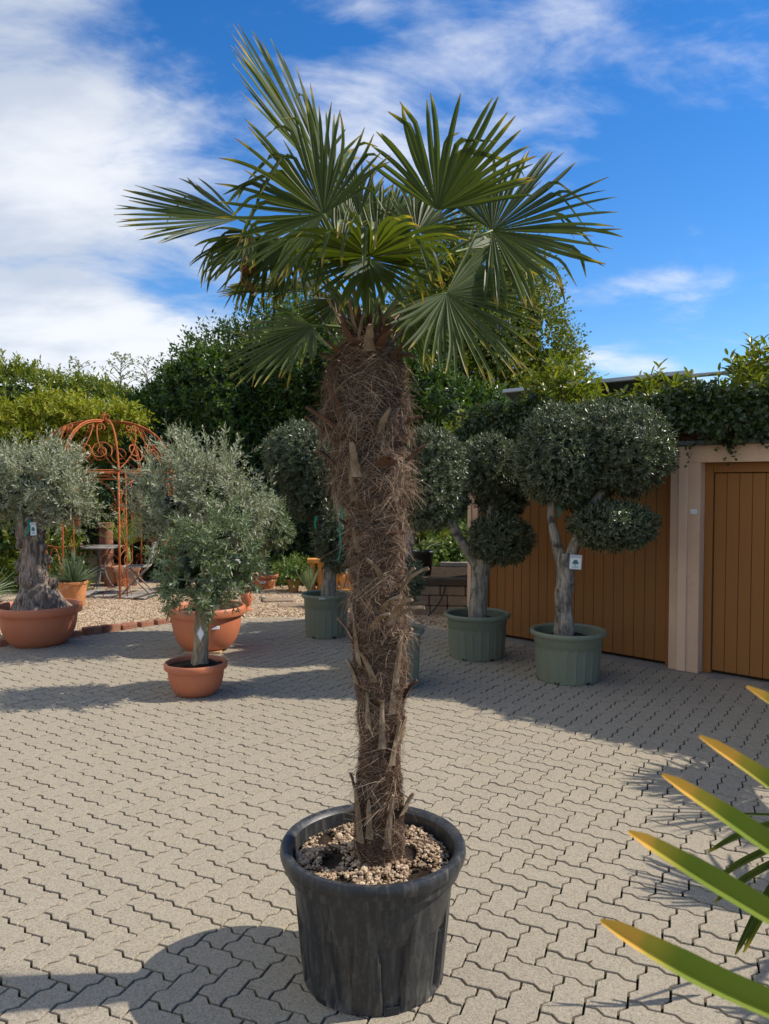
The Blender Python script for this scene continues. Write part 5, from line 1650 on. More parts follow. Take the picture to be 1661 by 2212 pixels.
# grey metal can behind the balustrade
p = at(742, 1262, 12.6); p[2] = .02
t = thing('metal_can', 'small grey metal can glimpsed between the ochre balusters', 'can', p)
mb = MB(); lathe(mb, [(.001, 0), (.06, 0), (.065, .3), (.07, .31), (.06, .32), (.055, .2)], 20); mb.build('can_shell', M['alu'], t, smooth=True)

# far terracotta bowl with a standard olive
fbp = gnd(566, 1274); fbp[2] = .02
tf = bowl('far terracotta bowl with a white label, holding a lollipop olive by the hedge', fbp, .27, .24)
sticker(tf, np.array([.05, -.232, .13]), face_ax((.2, -1)), .10, .035)
t = thing('lollipop_olive_tree', 'small standard olive with round head in the far bowl', 'olive tree', (fbp[0], fbp[1], .22), group='open-grown olive trees')
gF = np.random.default_rng(91); YF = fbp[1]; oF = (fbp[0], fbp[1], .22)
def qF(u, v_, dy=0.0): return loc3(u, v_, YF + dy, oF)
mb = MB(); wood(mb, [qF(566, 1255), qF(567, 1220), qF(566, 1180), qF(570, 1130)], [.06, .052, .05, .03], 12, .1, 12, 16); mb.build('trunk', M['bark_grey'], t, smooth=True)
sF = YF / FPX
olive_crown(t, [(qF(575, 1125), (42 * sF, 42 * sF, 52 * sF)), (qF(600, 1150), (26 * sF, 30 * sF, 30 * sF)), (qF(548, 1150), (34 * sF, 34 * sF, 36 * sF))], 1300, gF, 'olive_green', (.06, .11), 9, .060, .017, .3, .45, .5, core=.6)

# small clay pots with leafy plants by the hedge
def leafy(root, balls, n, g, mat, L, W, k=7, sh=(.08, .16), up=.4, depth=.6, core=.5, six=False, rand=.6, name='foliage', droop=0.0, rshift=0.0, ang=55):
    O, D = crown_pts(balls, n, depth, g)
    D = nrm(D + up * EZ + rand * g.normal(size=D.shape))
    mb = MB(); shoots(mb, O, D, g.uniform(sh[0], sh[1], len(O)), k, L, W, ang, g, None, six, rshift, droop)
    if core:
        for q, (c, r) in enumerate(balls): core_ball(mb, c, r, core, q)  # cores in the darkest leaf tone, added as shade inside the foliage
    return mb.build(name, M[mat], root, kind='stuff')
gP = np.random.default_rng(95)
p = gnd(634, 1281); p[2] = .02
clay_pot('small clay pot with a bushy green shrub, left of the ochre balustrade', p, .105, .20, 'clay')
t = thing('potted_shrub', 'bushy green shrub in the small clay pot by the balustrade', 'shrub', (p[0], p[1], .19))
leafy(t, [((0, 0, .16), (.28, .24, .2)), ((-.12, 0, .1), (.2, .2, .14))], 190, gP, 'ivy_lit', .055, .022)
mb = MB(); tube(mb, [(0, 0, -.02), (0, 0, .12)], .012, 6); mb.build('stem', M['twig'], t)
p = gnd(668, 1284); p[2] = .02
t = thing('rosemary_bush', 'wispy pale rosemary bush at the foot of the ochre balustrade', 'shrub', p)
mb = MB(); blades(mb, (0, 0, 0), 160, .42, .012, gP, .6, .1); mb.build('leaves', M['pale_fan'], t, kind='stuff')
p = gnd(862, 1332); p[2] = .02
clay_pot('tiny clay pot by the palm trunk, at the gravel edge', p + np.array([.05, .3, 0]), .09, .14, 'clay', group='clay pots')
p = gnd(935, 1338)

# raised stone bed with timber edge, black pot and dwarf fan palm
rb0 = at(892, 1340, 10.1); rb0[2] = 0
rb = thing('raised_bed', 'raised bed of rough stone blocks with dark timber top beside the garage', 'raised bed', rb0, R(-6))
for rowi in range(3):
    x0 = -.0 - (.14 if rowi % 2 else 0)
    while x0 < 1.1:
        L_ = rng.uniform(.22, .36)
        mb = MB(); box(mb, (max(x0, 0) + .004, 0, rowi * .135 + .004), (min(x0 + L_, 1.25) - .004, .22, (rowi + 1) * .135 - .003), ch=.012)
        if min(x0 + L_, 1.25) - max(x0, 0) > .05: mb.build('stone_block', M['bedstone'], rb)
        x0 += L_
    for k in range(5):
        mb = MB(); box(mb, (.0, .226 + k * .32, rowi * .135 + .004), (.22, .226 + (k + 1) * .32 - .006, (rowi + 1) * .135 - .003), ch=.012); mb.build('stone_block', M['bedstone'], rb)
mb = MB(); box(mb, (.06, .12, 0), (1.24, 1.8, .40)); mb.build('mortar', M['timber_dark'], rb)
mb = MB(); box(mb, (-.05, -.04, .41), (1.27, .12, .50), ch=.008); mb.build('timber_edge', M['timber_dark'], rb)
mb = MB(); box(mb, (-.05, .125, .41), (.11, 1.85, .50), ch=.008); mb.build('timber_edge', M['timber_dark'], rb)
mb = MB(); box(mb, (.112, .122, .401), (1.24, 1.8, .46)); mb.build('soil', M['soil'], rb)
mb = MB(); box(mb, (.3, 1.75, .462), (1.3, 1.82, .53), ch=.006); mb.build('timber_edge', M['grey_wood'], rb)
bar('black_hose', bez((.42, -.03, .42), (.40, -.06, .2), (.20, -.1, .02), 10), .010, rb, 6, 'dark_pot')
p = at(912, 1275, 10.75); p[2] = .461
t = thing('dark_nursery_pot', 'black nursery pot standing on the raised bed', 'plant pot', p)
mb = MB(); lathe(mb, [(.11, 0), (.12, .0), (.155, .30), (.17, .31), (.17, .345), (.155, .345), (.14, .3)], 32); mb.build('pot_shell', M['dark_pot'], t, smooth=True); soil_disc(t, .145, .31)
gD = np.random.default_rng(97)
t = thing('dwarf_fan_palm', 'small many-leaved fan palm in the black pot on the raised bed', 'palm plant', (p[0], p[1], p[2] + .31))
for k in range(24):
    a = gD.uniform(0, 6.28); el = R(gD.uniform(12, 80)); d = np.array([math.cos(el) * math.cos(a), math.cos(el) * math.sin(a), math.sin(el)])
    hp = d * gD.uniform(.25, .42); tpv = hp + nrm(d + np.array([0, 0, -.15])) * gD.uniform(.22, .32)
    mb, L_ = fan(hp, tpv, np.array([0, 0, 1.]) + .3 * gD.normal(size=3), 85, 18, droop=.2, kink=.05, g=gD, fuse=.3)
    fo = mb.build('frond', M['lime_frond' if k % 3 == 0 else 'palm'], t)
    pm = MB(); petiole(pm, (0, 0, .0), hp, .05, .005, .003); pm.build('petiole', M['petiole'], fo)

# ================================================================== HEDGES, TREES AND CLIMBERS
def hedge_pts(x0, x1, ybase, ztop, depth, n, g, yv=.25, zbot=0.0, topn=.3):
    """points on the front and top of a loose hedge; ybase, ztop functions of x"""
    x = g.uniform(x0, x1, n); k = g.uniform(0, 1, n) < topn
    zt = ztop(x)
    z = np.where(k, zt + g.normal(0, .08, n), zbot + (zt - zbot) * g.uniform(0, 1, n))
    P0 = np.stack([x, 0 * x, z], -1)
    bulge = yv * (wob(P0, 1.3) + .5 * wob(P0, 3.1)) 
    y = ybase(x) + bulge + np.where(k, g.uniform(0, depth, n), g.exponential(.18, n))
    y = y + np.clip((z - (zt - .7)) / .7, 0, 1) ** 2 * .5
    P = np.stack([x, y, z], -1)
    D = np.stack([.3 * g.normal(size=n), np.where(k, -.2, -1.0), np.where(k, 1.0, .35)], -1)
    return P, nrm(D + .45 * g.normal(size=(n, 3)))


def hedge(name, label, x0, x1, yb, zt, depth, n, seed, mat, L, W, k=6, sh=(.12, .26), cat='hedge', zbot=0.0, six=True, rshift=0.0, yv=.25, spikes=0, topn=.3):
    g = np.random.default_rng(seed)
    t = thing(name, label, cat, ((x0 + x1) / 2, float(yb(np.array((x0 + x1) / 2))), 0))
    org = np.array(t.location)
    P, D = hedge_pts(x0, x1, yb, zt, depth, n, g, yv, zbot, topn)
    mb = MB(); shoots(mb, P - org, D, g.uniform(sh[0], sh[1], n), k, L, W, 55, g, None, six, rshift)
    if spikes:                                     # upright young shoots along the top
        x = g.uniform(x0, x1, spikes); P = np.stack([x, yb(x) + g.uniform(.1, depth * .7, spikes), zt(x) - .05], -1)
        D = nrm(np.stack([.25 * g.normal(size=spikes), .25 * g.normal(size=spikes), np.ones(spikes)], -1))
        shoots(mb, P - org, D, g.uniform(.25, .6, spikes), 11, L, W, 42, g, None, six, min(.25, rshift + .25))
    f = mb.build('foliage', M[mat], t, kind='stuff')
    # dark sheet added to stand in for the shade inside the hedge
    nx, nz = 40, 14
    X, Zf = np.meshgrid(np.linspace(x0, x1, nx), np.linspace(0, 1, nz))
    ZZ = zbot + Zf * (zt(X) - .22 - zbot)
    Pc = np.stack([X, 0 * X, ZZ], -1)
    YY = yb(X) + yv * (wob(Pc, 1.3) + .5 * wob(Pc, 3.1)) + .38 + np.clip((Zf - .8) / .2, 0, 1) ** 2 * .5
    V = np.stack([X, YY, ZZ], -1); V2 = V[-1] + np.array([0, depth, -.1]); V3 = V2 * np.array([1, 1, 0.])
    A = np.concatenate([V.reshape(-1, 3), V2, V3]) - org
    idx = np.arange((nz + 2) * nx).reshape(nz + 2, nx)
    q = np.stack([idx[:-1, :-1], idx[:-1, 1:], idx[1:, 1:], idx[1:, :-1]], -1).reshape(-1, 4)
    mb = MB(); mb.add(A, q, .0); mb.build('shade_core', M['ivy'], t)
    return t, f


def zt_at(us, vs_, Y):
    """hedge-top heights read along the picture at distance Y, as a function of x"""
    pts = np.array([at(u, v_, Y) for u, v_ in zip(us, vs_)])
    return lambda x: np.interp(x, pts[:, 0], pts[:, 2])


# sunlit laurel hedge on the left
YL = 15.6
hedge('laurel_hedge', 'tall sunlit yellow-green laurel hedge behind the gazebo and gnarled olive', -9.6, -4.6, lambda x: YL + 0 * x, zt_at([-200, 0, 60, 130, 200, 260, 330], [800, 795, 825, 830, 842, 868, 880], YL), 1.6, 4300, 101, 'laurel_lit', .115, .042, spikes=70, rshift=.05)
# dark laurel hedge in the middle
YM = 14.6
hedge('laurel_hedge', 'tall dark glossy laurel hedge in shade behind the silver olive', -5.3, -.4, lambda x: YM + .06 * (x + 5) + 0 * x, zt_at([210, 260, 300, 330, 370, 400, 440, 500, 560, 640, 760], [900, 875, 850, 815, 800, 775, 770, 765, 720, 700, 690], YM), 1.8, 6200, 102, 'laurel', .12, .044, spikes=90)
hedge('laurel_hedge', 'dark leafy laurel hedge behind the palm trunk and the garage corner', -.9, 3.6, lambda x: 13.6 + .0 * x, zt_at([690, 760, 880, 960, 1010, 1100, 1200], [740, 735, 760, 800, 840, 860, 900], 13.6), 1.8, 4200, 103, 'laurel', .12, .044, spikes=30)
# ivy bank on the ground behind the balustrade
gI = np.random.default_rng(111)
def bank(name, label, x0, x1, y0, y1, z0, z1, n, mat, seed, L=.075, W=.06, cat='ivy', top=True):
    g = np.random.default_rng(seed)
    t = thing(name, label, cat, ((x0 + x1) / 2, (y0 + y1) / 2, z0)); org = np.array(t.location)
    x = g.uniform(x0, x1, n); f = g.uniform(0, 1, n); y = y0 + (y1 - y0) * f; z = z0 + (z1 - z0) * f ** .7
    P = np.stack([x, y, z], -1); P[:, 2] += .06 * wob(P, 3.5) + g.uniform(-.03, .05, n); P[:, 1] += .08 * wob(P, 2.7, 3)
    D = nrm(np.array([0, -.6, .7]) + .6 * g.normal(size=(n, 3)))
    mb = MB(); shoots(mb, P - org, D, g.uniform(.04, .12, n), 5, L, W, 65, g, None, True)
    mb.build('foliage', M[mat], t, kind='stuff')
    X, Fg = np.meshgrid(np.linspace(x0, x1, 24), np.linspace(0, 1, 10))
    V = np.stack([X, y0 + .06 + (y1 - y0) * Fg, z0 - .05 + (z1 - z0) * Fg ** .7], -1); V[..., 2] += .06 * wob(V, 3.5)
    idx = np.arange(240).reshape(10, 24); q = np.stack([idx[:-1, :-1], idx[:-1, 1:], idx[1:, 1:], idx[1:, :-1]], -1).reshape(-1, 4)
    mb = MB(); mb.add(V.reshape(-1, 3) - org, q, .1); mb.build('shade_backing', M['ivy'], t)  # dark sheet added beneath the leaves in place of their inner shade
    return t
bank('ivy_bank', 'dark ivy covering the bank below the hedge, left of the balustrade', -3.0, -.2, 13.2, 14.5, .1, 1.75, 2600, 'ivy', 112)
bank('ivy_bank', 'bright green ground ivy behind the small clay pot', -2.6, -.8, 12.9, 13.5, .05, .45, 900, 'ivy_lit', 113)
bank('ivy_bank', 'sunlit variegated ivy behind the raised bed', .0, 2.4, 12.6, 13.6, .2, 1.15, 1500, 'ivy_lit', 114)
# climber trained over the gazebo, yellow-green
gV = np.random.default_rng(121)
t = thing('climbing_vine', 'yellow-green climber spilling over the left side of the gazebo', 'climber', (-5.4, 13.0, 0))
org = np.array(t.location)
def sv(u, v_, Y): return at(u, v_, Y) - org
balls = [(sv(60, 930, 13.2), (.85, .6, .36)), (sv(130, 905, 13.1), (.55, .5, .32)), (sv(20, 965, 13.0), (.7, .5, .35)), (sv(-60, 950, 13.2), (.8, .6, .5)), (sv(185, 912, 12.9), (.42, .4, .18)), (sv(100, 960, 12.9), (.45, .4, .22)), (sv(240, 900, 12.6), (.42, .3, .10)), (sv(275, 910, 12.5), (.22, .2, .08))]
leafy(t, balls, 2300, gV, 'vine', .095, .036, 9, (.15, .32), .2, .5, .5, True, droop=.5)
balls = [(sv(20, 1180, 12.6), (.5, .4, .5)), (sv(120, 1200, 12.4), (.42, .35, .5)), (sv(-60, 1150, 12.6), (.6, .4, .7)), (sv(140, 1270, 12.0), (.28, .3, .35)), (sv(70, 1250, 12.2), (.4, .3, .4))]
leafy(t, balls, 900, gV, 'laurel_lit', .09, .045, 8, (.12, .26), .2, .5, .55, True, droop=.5)
mb = MB(); tube(mb, [sv(40, 1300, 13), sv(50, 1150, 13.1), sv(60, 960, 13.1)], [.04, .03, .02], 8); mb.build('stem', M['twig_dark'], t)
# dark shrubs in the shade right of the gazebo
t = thing('shade_shrub', 'dark shrub in deep shade between the gazebo and the silver olive', 'shrub', (-3.4, 13.9, 0)); org = np.array(t.location)
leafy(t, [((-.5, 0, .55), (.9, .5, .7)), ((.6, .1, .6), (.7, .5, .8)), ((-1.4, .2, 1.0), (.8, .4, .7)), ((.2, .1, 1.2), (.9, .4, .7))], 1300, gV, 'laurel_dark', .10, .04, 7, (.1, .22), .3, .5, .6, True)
mb = MB(); tube(mb, [(0, .1, 0), (0, .1, .6)], .05, 8); mb.build('stem', M['twig_dark'], t)
# dwarf palm clump in the shade behind the gazebo
t = thing('shade_fan_palm', 'dim fan palm in shade seen through the gazebo', 'palm plant', (-5.0, 13.7, .0))
for k in range(9):
    a = gD.uniform(0, 6.28); el = R(gD.uniform(10, 70)); d = np.array([math.cos(el) * math.cos(a), math.cos(el) * math.sin(a), math.sin(el)])
    hp = np.array([0, 0, 1.0]) + d * .35; mb, _ = fan(hp, hp + d * .4, np.array([0, -.4, 1.]), 95, 20, droop=.4, kink=.05, g=gD, fuse=.35)
    fo = mb.build('frond', M['palm'], t); pm = MB(); petiole(pm, (0, 0, .95), hp, .05, .008, .005); pm.build('petiole', M['petiole'], fo)
mb = MB(); tube(mb, [(0, 0, 0), (0, 0, 1.0)], [.09, .08], 12); mb.build('trunk', M['palm_core'], t)


# trees
def branch_tree(name, label, base, top, crown_balls, n, seed, mat, L, W, k=8, sh=(.2, .45), r0=.14, bark='twig_dark', group=None, six=False, core=.45, rshift=0.0, ang=55, droop=.15, up=.3, cat='tree', depth=.75, limbs=None):
    g = np.random.default_rng(seed); base = np.asarray(base, float)
    t = thing(name, label, cat, base, 0, group)
    tops = [np.asarray(c, float) - base for c, _ in crown_balls]
    top = np.asarray(top, float) - base
    mb = MB(); wood(mb, [(0, 0, -.05), top * .35 + np.array([.05, 0, 0]), top * .7, top], [r0, r0 * .8, r0 * .55, r0 * .2], 12, .08, 5, 24); tr = mb.build('trunk', M[bark], t, smooth=True)
    for c in tops:
        s = top * np.clip((c[2] - .9) / max(top[2], .1), .25, .9)
        mb = MB(); wood(mb, [s, (s + c) / 2 + np.array([0, 0, .15]), c], [r0 * .38, r0 * .25, r0 * .08], 8, .08, 6, 14); mb.build('limb', M[bark], tr, smooth=True)
    balls = [(np.asarray(c, float) - base, r) for c, r in crown_balls]
    O, D = crown_pts(balls, n, depth, g, 1.2)
    D = nrm(D + up * EZ + .55 * g.normal(size=D.shape))
    mb = MB(); shoots(mb, O, D, g.uniform(sh[0], sh[1], len(O)), k, L, W, ang, g, None, six, rshift, droop)
    if core:
        for q, (c, r) in enumerate(balls): core_ball(mb, c, r, core, q)  # added cores of darkest tone stand in for the crown's shaded interior
    mb.build('crown', M[mat], t, kind='stuff')
    return t


def a3(u, v_, Y): return at(u, v_, Y)
YT = 16.5
cb = [(a3(1060, 640, YT), (.95, .9, 1.0)), (a3(1000, 580, YT + .4), (.9, .8, .9)), (a3(1130, 740, YT), (.85, .9, .8)), (a3(1040, 760, YT - .4), (1.1, 1., .9)), (a3(940, 680, YT + .2), (.9, .9, .9)), (a3(1180, 785, YT - .1), (.68, .7, .68)), (a3(1140, 690, YT), (.75, .7, .8)), (a3(1200, 850, YT - .4), (.6, .6, .6)), (a3(1090, 860, YT - .5), (1.0, .9, .7)), (a3(985, 850, YT - .5), (.9, .8, .8)), (a3(1100, 590, YT + .3), (.75, .6, .75)), (a3(1030, 530, YT + .4), (.6, .5, .6)), (a3(960, 600, YT + .8), (.7, .6, .7)), (a3(880, 760, YT), (.8, .8, .9))]
branch_tree('hornbeam_tree', 'tall yellow-green tree rising behind the palm crown and garage', (a3(1040, 1250, YT)[0], YT, 0), a3(1040, 640, YT), cb, 9500, 131, 'beech', .085, .050, 9, (.22, .5), .2, up=.35)
cb = [(a3(560, 760, 16.8), (1.0, .9, .8)), (a3(640, 720, 16.8), (.9, .9, .8)), (a3(480, 790, 16.6), (.9, .8, .7)), (a3(720, 740, 17), (.9, .8, .8)), (a3(430, 830, 16.5), (.7, .7, .6))]
branch_tree('leafy_tree', 'dark broad-leaved tree top above the hedge, left of the palm crown', (a3(580, 1200, 16.8)[0], 16.8, 0), a3(590, 800, 16.8), cb, 2300, 132, 'laurel', .12, .05, 8, (.2, .45), .16)
# thin saplings against the clouds
def sapling(label, u, v_top, Y, seed, n=46):
    g = np.random.default_rng(seed); b = a3(u, 900, Y); tp_ = a3(u, v_top, Y)
    t = thing('birch_sapling', label, 'tree', (b[0], Y, 0), 0, 'thin saplings beyond the hedge')
    hgt = tp_[2]
    mb = MB(); wood(mb, [(0, 0, 0), (.05, 0, hgt * .5), (-.03, 0, hgt * .8), (.02, 0, hgt)], [.04, .028, .014, .004], 6, .05, 4, 16); tr = mb.build('trunk', M['twig'], t, smooth=True)
    lv = MB(); tw = MB()
    for k in range(n):
        z = hgt * (.70 + .30 * (k / n)); a = g.uniform(0, 6.28); s = (1.05 - k / n) * .75 + .12
        p0 = np.array([.0, 0, z]); p2 = p0 + np.array([math.cos(a) * s, math.sin(a) * s * .6, s * g.uniform(.1, .8)])
        P = bez(p0, (p0 + p2) / 2 + np.array([0, 0, .08]), p2, 9); tube(tw, P, np.linspace(.008, .003, 9), 4)
        m_ = 7; idx = g.integers(2, 9, m_); O = P[idx] + g.normal(0, .03, (m_, 3)); D = nrm(g.normal(size=(m_, 3)))
        leaves(lv, O, D, perp(D, g), g.uniform(.05, .085, m_), g.uniform(.035, .05, m_), g=g)
    tw.build('twigs', M['twig'], tr, kind='stuff'); lv.build('leaves', M['sapling'], t, kind='stuff')
sapling('thin sapling with sparse leaves above the sunlit hedge, furthest from the palm', 170, 776, 17.5, 141, 30)
sapling('thin sapling with sparse leaves over the gazebo dome', 262, 768, 17.5, 142, 40)
sapling('thin sapling with sparse leaves where the sunlit hedge meets the dark one', 318, 775, 17.5, 143, 26)

# planting on the garage roof: shrubs, ivy over the edge
def roof_shrub(label, u0, wid, hgt, seed, mat='laurel_lit', n=120, dv=.55, rs=.0):
    g = np.random.default_rng(seed); b = gpt(u0, dv, WH + .05)
    t = thing('laurel_shrub', label, 'shrub', b, 0, 'laurel shrubs on the garage roof')
    mb = MB(); tw = MB()
    for k in range(n):
        a = g.uniform(0, 6.28); r = wid * math.sqrt(g.uniform(0, 1)); p0 = np.array([r * .5 * math.cos(a), r * .5 * math.sin(a), .0]); zt_ = hgt * (1 - .5 * (r / wid) ** 2) * g.uniform(.45, 1.02)
        p2 = np.array([r * math.cos(a), r * math.sin(a), zt_])
        if k % 3 == 0: tube(tw, bez(p0, (p0 + p2) / 2, p2, 5), [.012, .01, .008, .006, .004], 5)
        d = nrm(p2 - p0 + .15 * g.normal(size=3) * hgt + np.array([0, 0, .15]))
        shoots(mb, p2[None] - d[None] * .1, d[None], np.array([.2]), 10, .12, .038, 62, g, None, True, rs)
    mb.build('foliage', M[mat], t, kind='stuff'); tw.build('stems', M['twig_dark'], t, kind='stuff')
roof_shrub('laurel shrub on the garage roof above the corner, over the small olive balls', -.25, .42, .42, 151, n=80, rs=.22)
roof_shrub('laurel shrub on the roof with shoots rising past the panel edge', .87, .46, 1.02, 152, n=140, rs=.22)
roof_shrub('low spreading laurel shrub in the middle of the first solar panel', 1.50, .42, .50, 153, n=70, rs=.22)
roof_shrub('laurel shrub with bare stems where the pale pipe begins', 2.06, .36, .78, 154, n=60, rs=.22)
roof_shrub('tall laurel shrub against the second solar panel on the roof', 2.98, .45, .86, 155, n=120, rs=.22)
roof_shrub('roof laurel shrub beyond the second door', 4.6, .6, .8, 156, n=70)
gI = np.random.default_rng(161)
iv = thing('hanging_ivy', 'dark ivy hanging over the garage roof edge above the doors', 'ivy', gpt(0, 0, WH + .05))
n = 3900
u_ = gI.uniform(-.1, 7.6, n); z_ = gI.uniform(-.01, .45, n) + .06 * np.sin(u_ * 3.1) + .05 * np.sin(u_ * 7.7 + 1) + .10 * np.exp(-((u_ - 3.9) / .5) ** 2) * gI.uniform(0, 2, n)
v_ = -.02 - gI.uniform(0, .10, n) * np.clip(1.2 - z_ / .4, .2, 1) + np.clip(z_ - .15, 0, 1) * .9 * gI.uniform(.2, 1, n)
P = u_[:, None] * AX[0] + v_[:, None] * AX[1] + z_[:, None] * EZ
D = nrm(np.array([GN[0], GN[1], .1]) + np.array([0, 0, -.2]) + .6 * gI.normal(size=(n, 3)))
mb = MB(); shoots(mb, P, D, gI.uniform(.04, .12, n), 6, .05, .036, 65, gI, None, True)
for k in range(26):                                # loose trailing strands
    u0 = gI.uniform(2.2, 7.4); Ls = gI.uniform(.05, .26); s = np.linspace(0, 1, 9)
    Pp = (u0 + .03 * np.sin(s * 5 + k))[:, None] * AX[0] + (-.075) * AX[1] + (-.0 - s * Ls)[:, None] * EZ
    Dp = nrm(gI.normal(size=(9, 3))); leaves(mb, Pp, Dp, perp(Dp, gI), .04, .03, g=gI)
mb.build('foliage', M['ivy'], iv, kind='stuff')
mb = MB(); box(mb, (-.05, .02, .0), (7.5, .5, .30), AX); 
V0 = mb.v[0]
mb.build('shade_backing', M['ivy'], iv, loc=(0, 0, .005))  # added dark box that stands in for shade behind the ivy leaves

# ================================================================== OTHER PALMS STANDING TO THE RIGHT
def blade_path(mb, P, w, g, rnd, tw=0.0, up=None):
    """one long V-folded segment along points P"""
    P = np.asarray(P, float); m = len(P); T = nrm(np.gradient(P, axis=0))
    side = nrm(np.cross(T, np.asarray(up)[None] + 0 * T)); Nn = np.cross(side, T); s = np.linspace(0, 1, m)
    W = w * np.interp(s, [0, .3, .75, .93, .985, 1], [.6, 1, .95, .6, .38, .16])
    V = np.stack([P - side * W[:, None] / 2 + Nn * W[:, None] * .24, P - Nn * W[:, None] * .14, P + side * W[:, None] / 2 + Nn * W[:, None] * .24], 1)
    idx = np.arange(m * 3).reshape(m, 3); F = np.concatenate([np.stack([idx[:-1, e], idx[:-1, e + 1], idx[1:, e + 1], idx[1:, e]], -1) for e in (0, 1)])
    mb.add(V.reshape(-1, 3), F, rnd, np.repeat(s, 3))


gN = np.random.default_rng(171)
def side_palm(label, base, trunk_h, r_pot, h_pot, nfr, Lf, seed, mat='palm', avoid=None, potlabel=''):
    g = np.random.default_rng(seed); base = np.asarray(base, float)
    pt_, _ri = plast_pot('black_pot', potlabel, 'plant pot', base, r_pot, r_pot * .78, h_pot, 'black_plastic', 9, None, band=.2, n=72, notch=False)
    soil_disc(pt_, _ri - .02, h_pot * .86)
    t = thing('fan_palm', label, 'palm tree', (base[0], base[1], h_pot * .86))
    z0 = trunk_h - h_pot * .86
    mb = MB(); tube(mb, [(0, 0, -.02), (0, 0, z0)], [.07, .08], 16, jitter=lambda rr, ii, tt, PP: rr * (1 + .1 * np.sin(tt * 5 + ii))); mb.build('trunk', M['palm_core'], t)
    k = 0; tries = 0
    while k < nfr and tries < 200:
        tries += 1
        a = g.uniform(0, 6.28); el = R(g.uniform(-5, 65)); d = np.array([math.cos(el) * math.cos(a), math.cos(el) * math.sin(a), math.sin(el)])
        hp = np.array([0, 0, z0]) + d * Lf * .75; tpv = hp + nrm(d + np.array([0, 0, -.25])) * Lf
        if avoid is not None and avoid(tpv + np.array([base[0], base[1], h_pot * .86]), Lf): continue
        mb, _ = fan(hp, tpv, np.array([0, 0, 1.]) + .25 * g.normal(size=3), 105, 34, droop=.4, kink=.1, g=g)
        fo = mb.build('frond', M[mat], t); pm = MB(); petiole(pm, (0, 0, z0), hp, .08, .010, .006); pm.build('petiole', M['petiole'], fo); k += 1
    return t, z0, h_pot * .86
def in_view(p, L_):                                # would this leaf tip reach into the picture?
    return p[0] < .50 * p[1] + .40 * L_ + .05
tN, z0, hb = side_palm('fan palm close by with broad yellow-tipped leaf segments', (1.75, .95, 0), 1.05, .26, .36, 5, .50, 172, 'palm_near', lambda p, L_: p[0] < .5 * max(p[1], 0) + .75, 'black pot of the yellow-tipped fan palm')
oN = np.array([1.75, .95, hb])
hast = at(2330, 2330, .88) - oN
mb = MB()
for (u, v_, sl, w_, Y) in ((1612, 1484, .62, .030, .98), (1510, 1591, .66, .031, .96), (1430, 1674, .66, .033, .94), (1357, 1797, .60, .034, .92), (1297, 1989, .58, .036, .90), (1420, 2290, .35, .034, .88)):
    tip = at(u, v_, Y) - oN; c = at(u + 470, v_ + 470 * sl * 1.02, Y - .01) - oN
    c2 = at(u + 220, v_ + 220 * sl * .98, Y) - oN
    s = np.linspace(0, 1, 20)[:, None]
    P = (1 - s) ** 3 * hast + 3 * (1 - s) ** 2 * s * c + 3 * (1 - s) * s ** 2 * c2 + s ** 3 * tip
    blade_path(mb, P, w_, gN, gN.uniform(.2, .8), up=(-.25, -.55, .8))
for (dx_, dz_) in ((.30, .45), (.42, .25), (.15, .5), (.45, .05)):
    tip = hast + np.array([dx_, .1, dz_]); blade_path(mb, bez(hast, (hast + tip) / 2 + np.array([0, 0, .05]), tip, 14), .032, gN, gN.uniform(), up=(-.25, -.6, .75))
fo = mb.build('frond', M['palm_near'], tN); pm = MB(); petiole(pm, (0, 0, z0), hast, .05, .010, .007); pm.build('petiole', M['petiole'], fo)

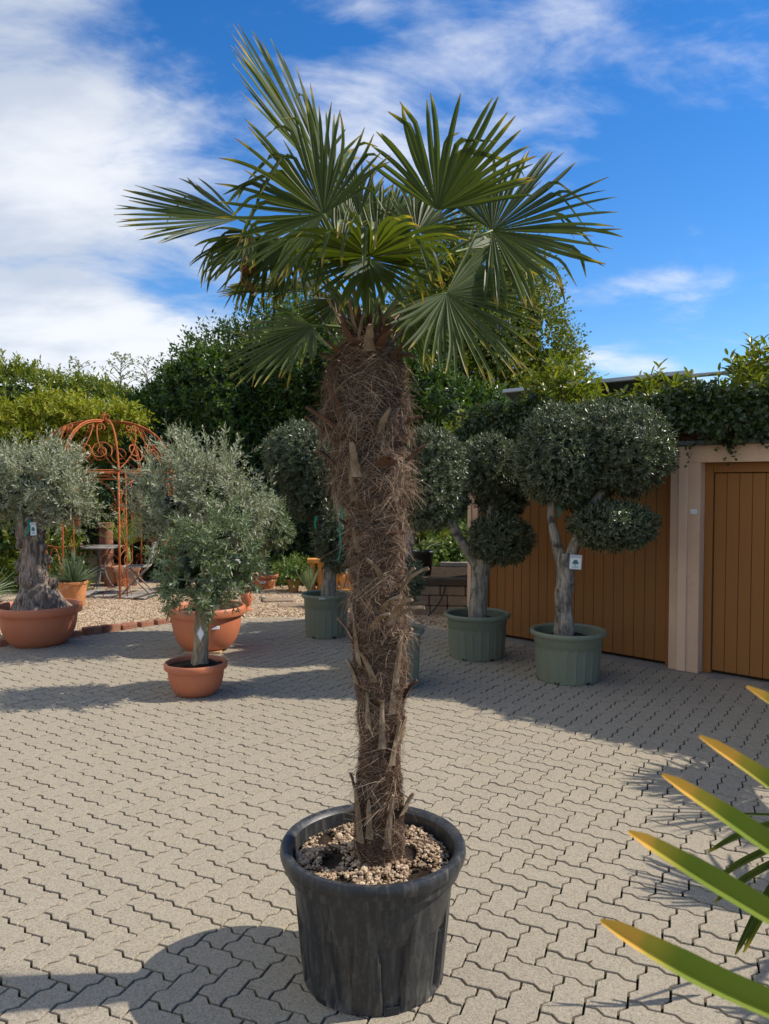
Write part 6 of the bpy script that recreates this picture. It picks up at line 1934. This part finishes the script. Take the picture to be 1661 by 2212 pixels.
tM, z0, hb = side_palm('dark green fan palm beside the yellow-tipped palm, with drooping segments', (2.45, 2.95, 0), .70, .24, .33, 9, .50, 173, 'palm', in_view, 'black pot of the drooping dark fan palm')
oM = np.array([2.45, 2.95, hb])
hast = at(1760, 1760, 2.60) - oM
mb = MB()
for pts, w_ in (([(1720, 1768), (1640, 1755), (1625, 1762), (1590, 1756)], .010), ([(1700, 1775), (1650, 1780), (1600, 1795), (1528, 1842)], .022), ([(1720, 1800), (1655, 1845), (1600, 1850), (1545, 1905)], .024), ([(1740, 1830), (1660, 1870), (1620, 1880), (1543, 1950)], .024), ([(1760, 1830), (1690, 1860), (1650, 1940), (1588, 2062)], .030), ([(1765, 1835), (1700, 1870), (1655, 1950), (1606, 2058)], .026)):
    Q = np.array([at(u, v_, 2.6) - oM for u, v_ in pts]); s = np.linspace(0, 1, 18)[:, None]
    c0 = hast; P = np.concatenate([np.linspace(hast, Q[0], 5)[:-1], (1 - s) ** 3 * Q[0] + 3 * (1 - s) ** 2 * s * Q[1] + 3 * (1 - s) * s ** 2 * Q[2] + s ** 3 * Q[3]])
    blade_path(mb, P, w_, gN, gN.uniform(0, .4), up=(-.2, -.8, .5))
fo = mb.build('frond', M['palm'], tM); pm = MB(); petiole(pm, (0, 0, z0), hast, .08, .010, .006); pm.build('petiole', M['petiole'], fo)

side_palm('fan palm standing furthest off to the right, its fan shadows on the paving', (3.55, 4.35, 0), .95, .26, .36, 10, .52, 174, 'palm', in_view, 'black pot of the fan palm nearest the garage')

# a few fallen leaves and crumbs on the paving
gL = np.random.default_rng(181)
n = 46
x = gL.uniform(-3.2, 3.0, n); y = gL.uniform(2.6, 8.0, n)
D = nrm(np.stack([gL.normal(size=n), gL.normal(size=n), .15 * gL.normal(size=n)], -1))
mb = MB(); leaves(mb, np.stack([x, y, np.full(n, .004)], -1), D, np.stack([.2 * gL.normal(size=n), .2 * gL.normal(size=n), np.ones(n)], -1), gL.uniform(.012, .04, n), gL.uniform(.006, .014, n), g=gL)
o = mb.build('fallen_leaves', M['palm_dead'], kind='stuff'); o['label'] = 'few small dry leaves scattered on the paving'; o['category'] = 'fallen leaves'
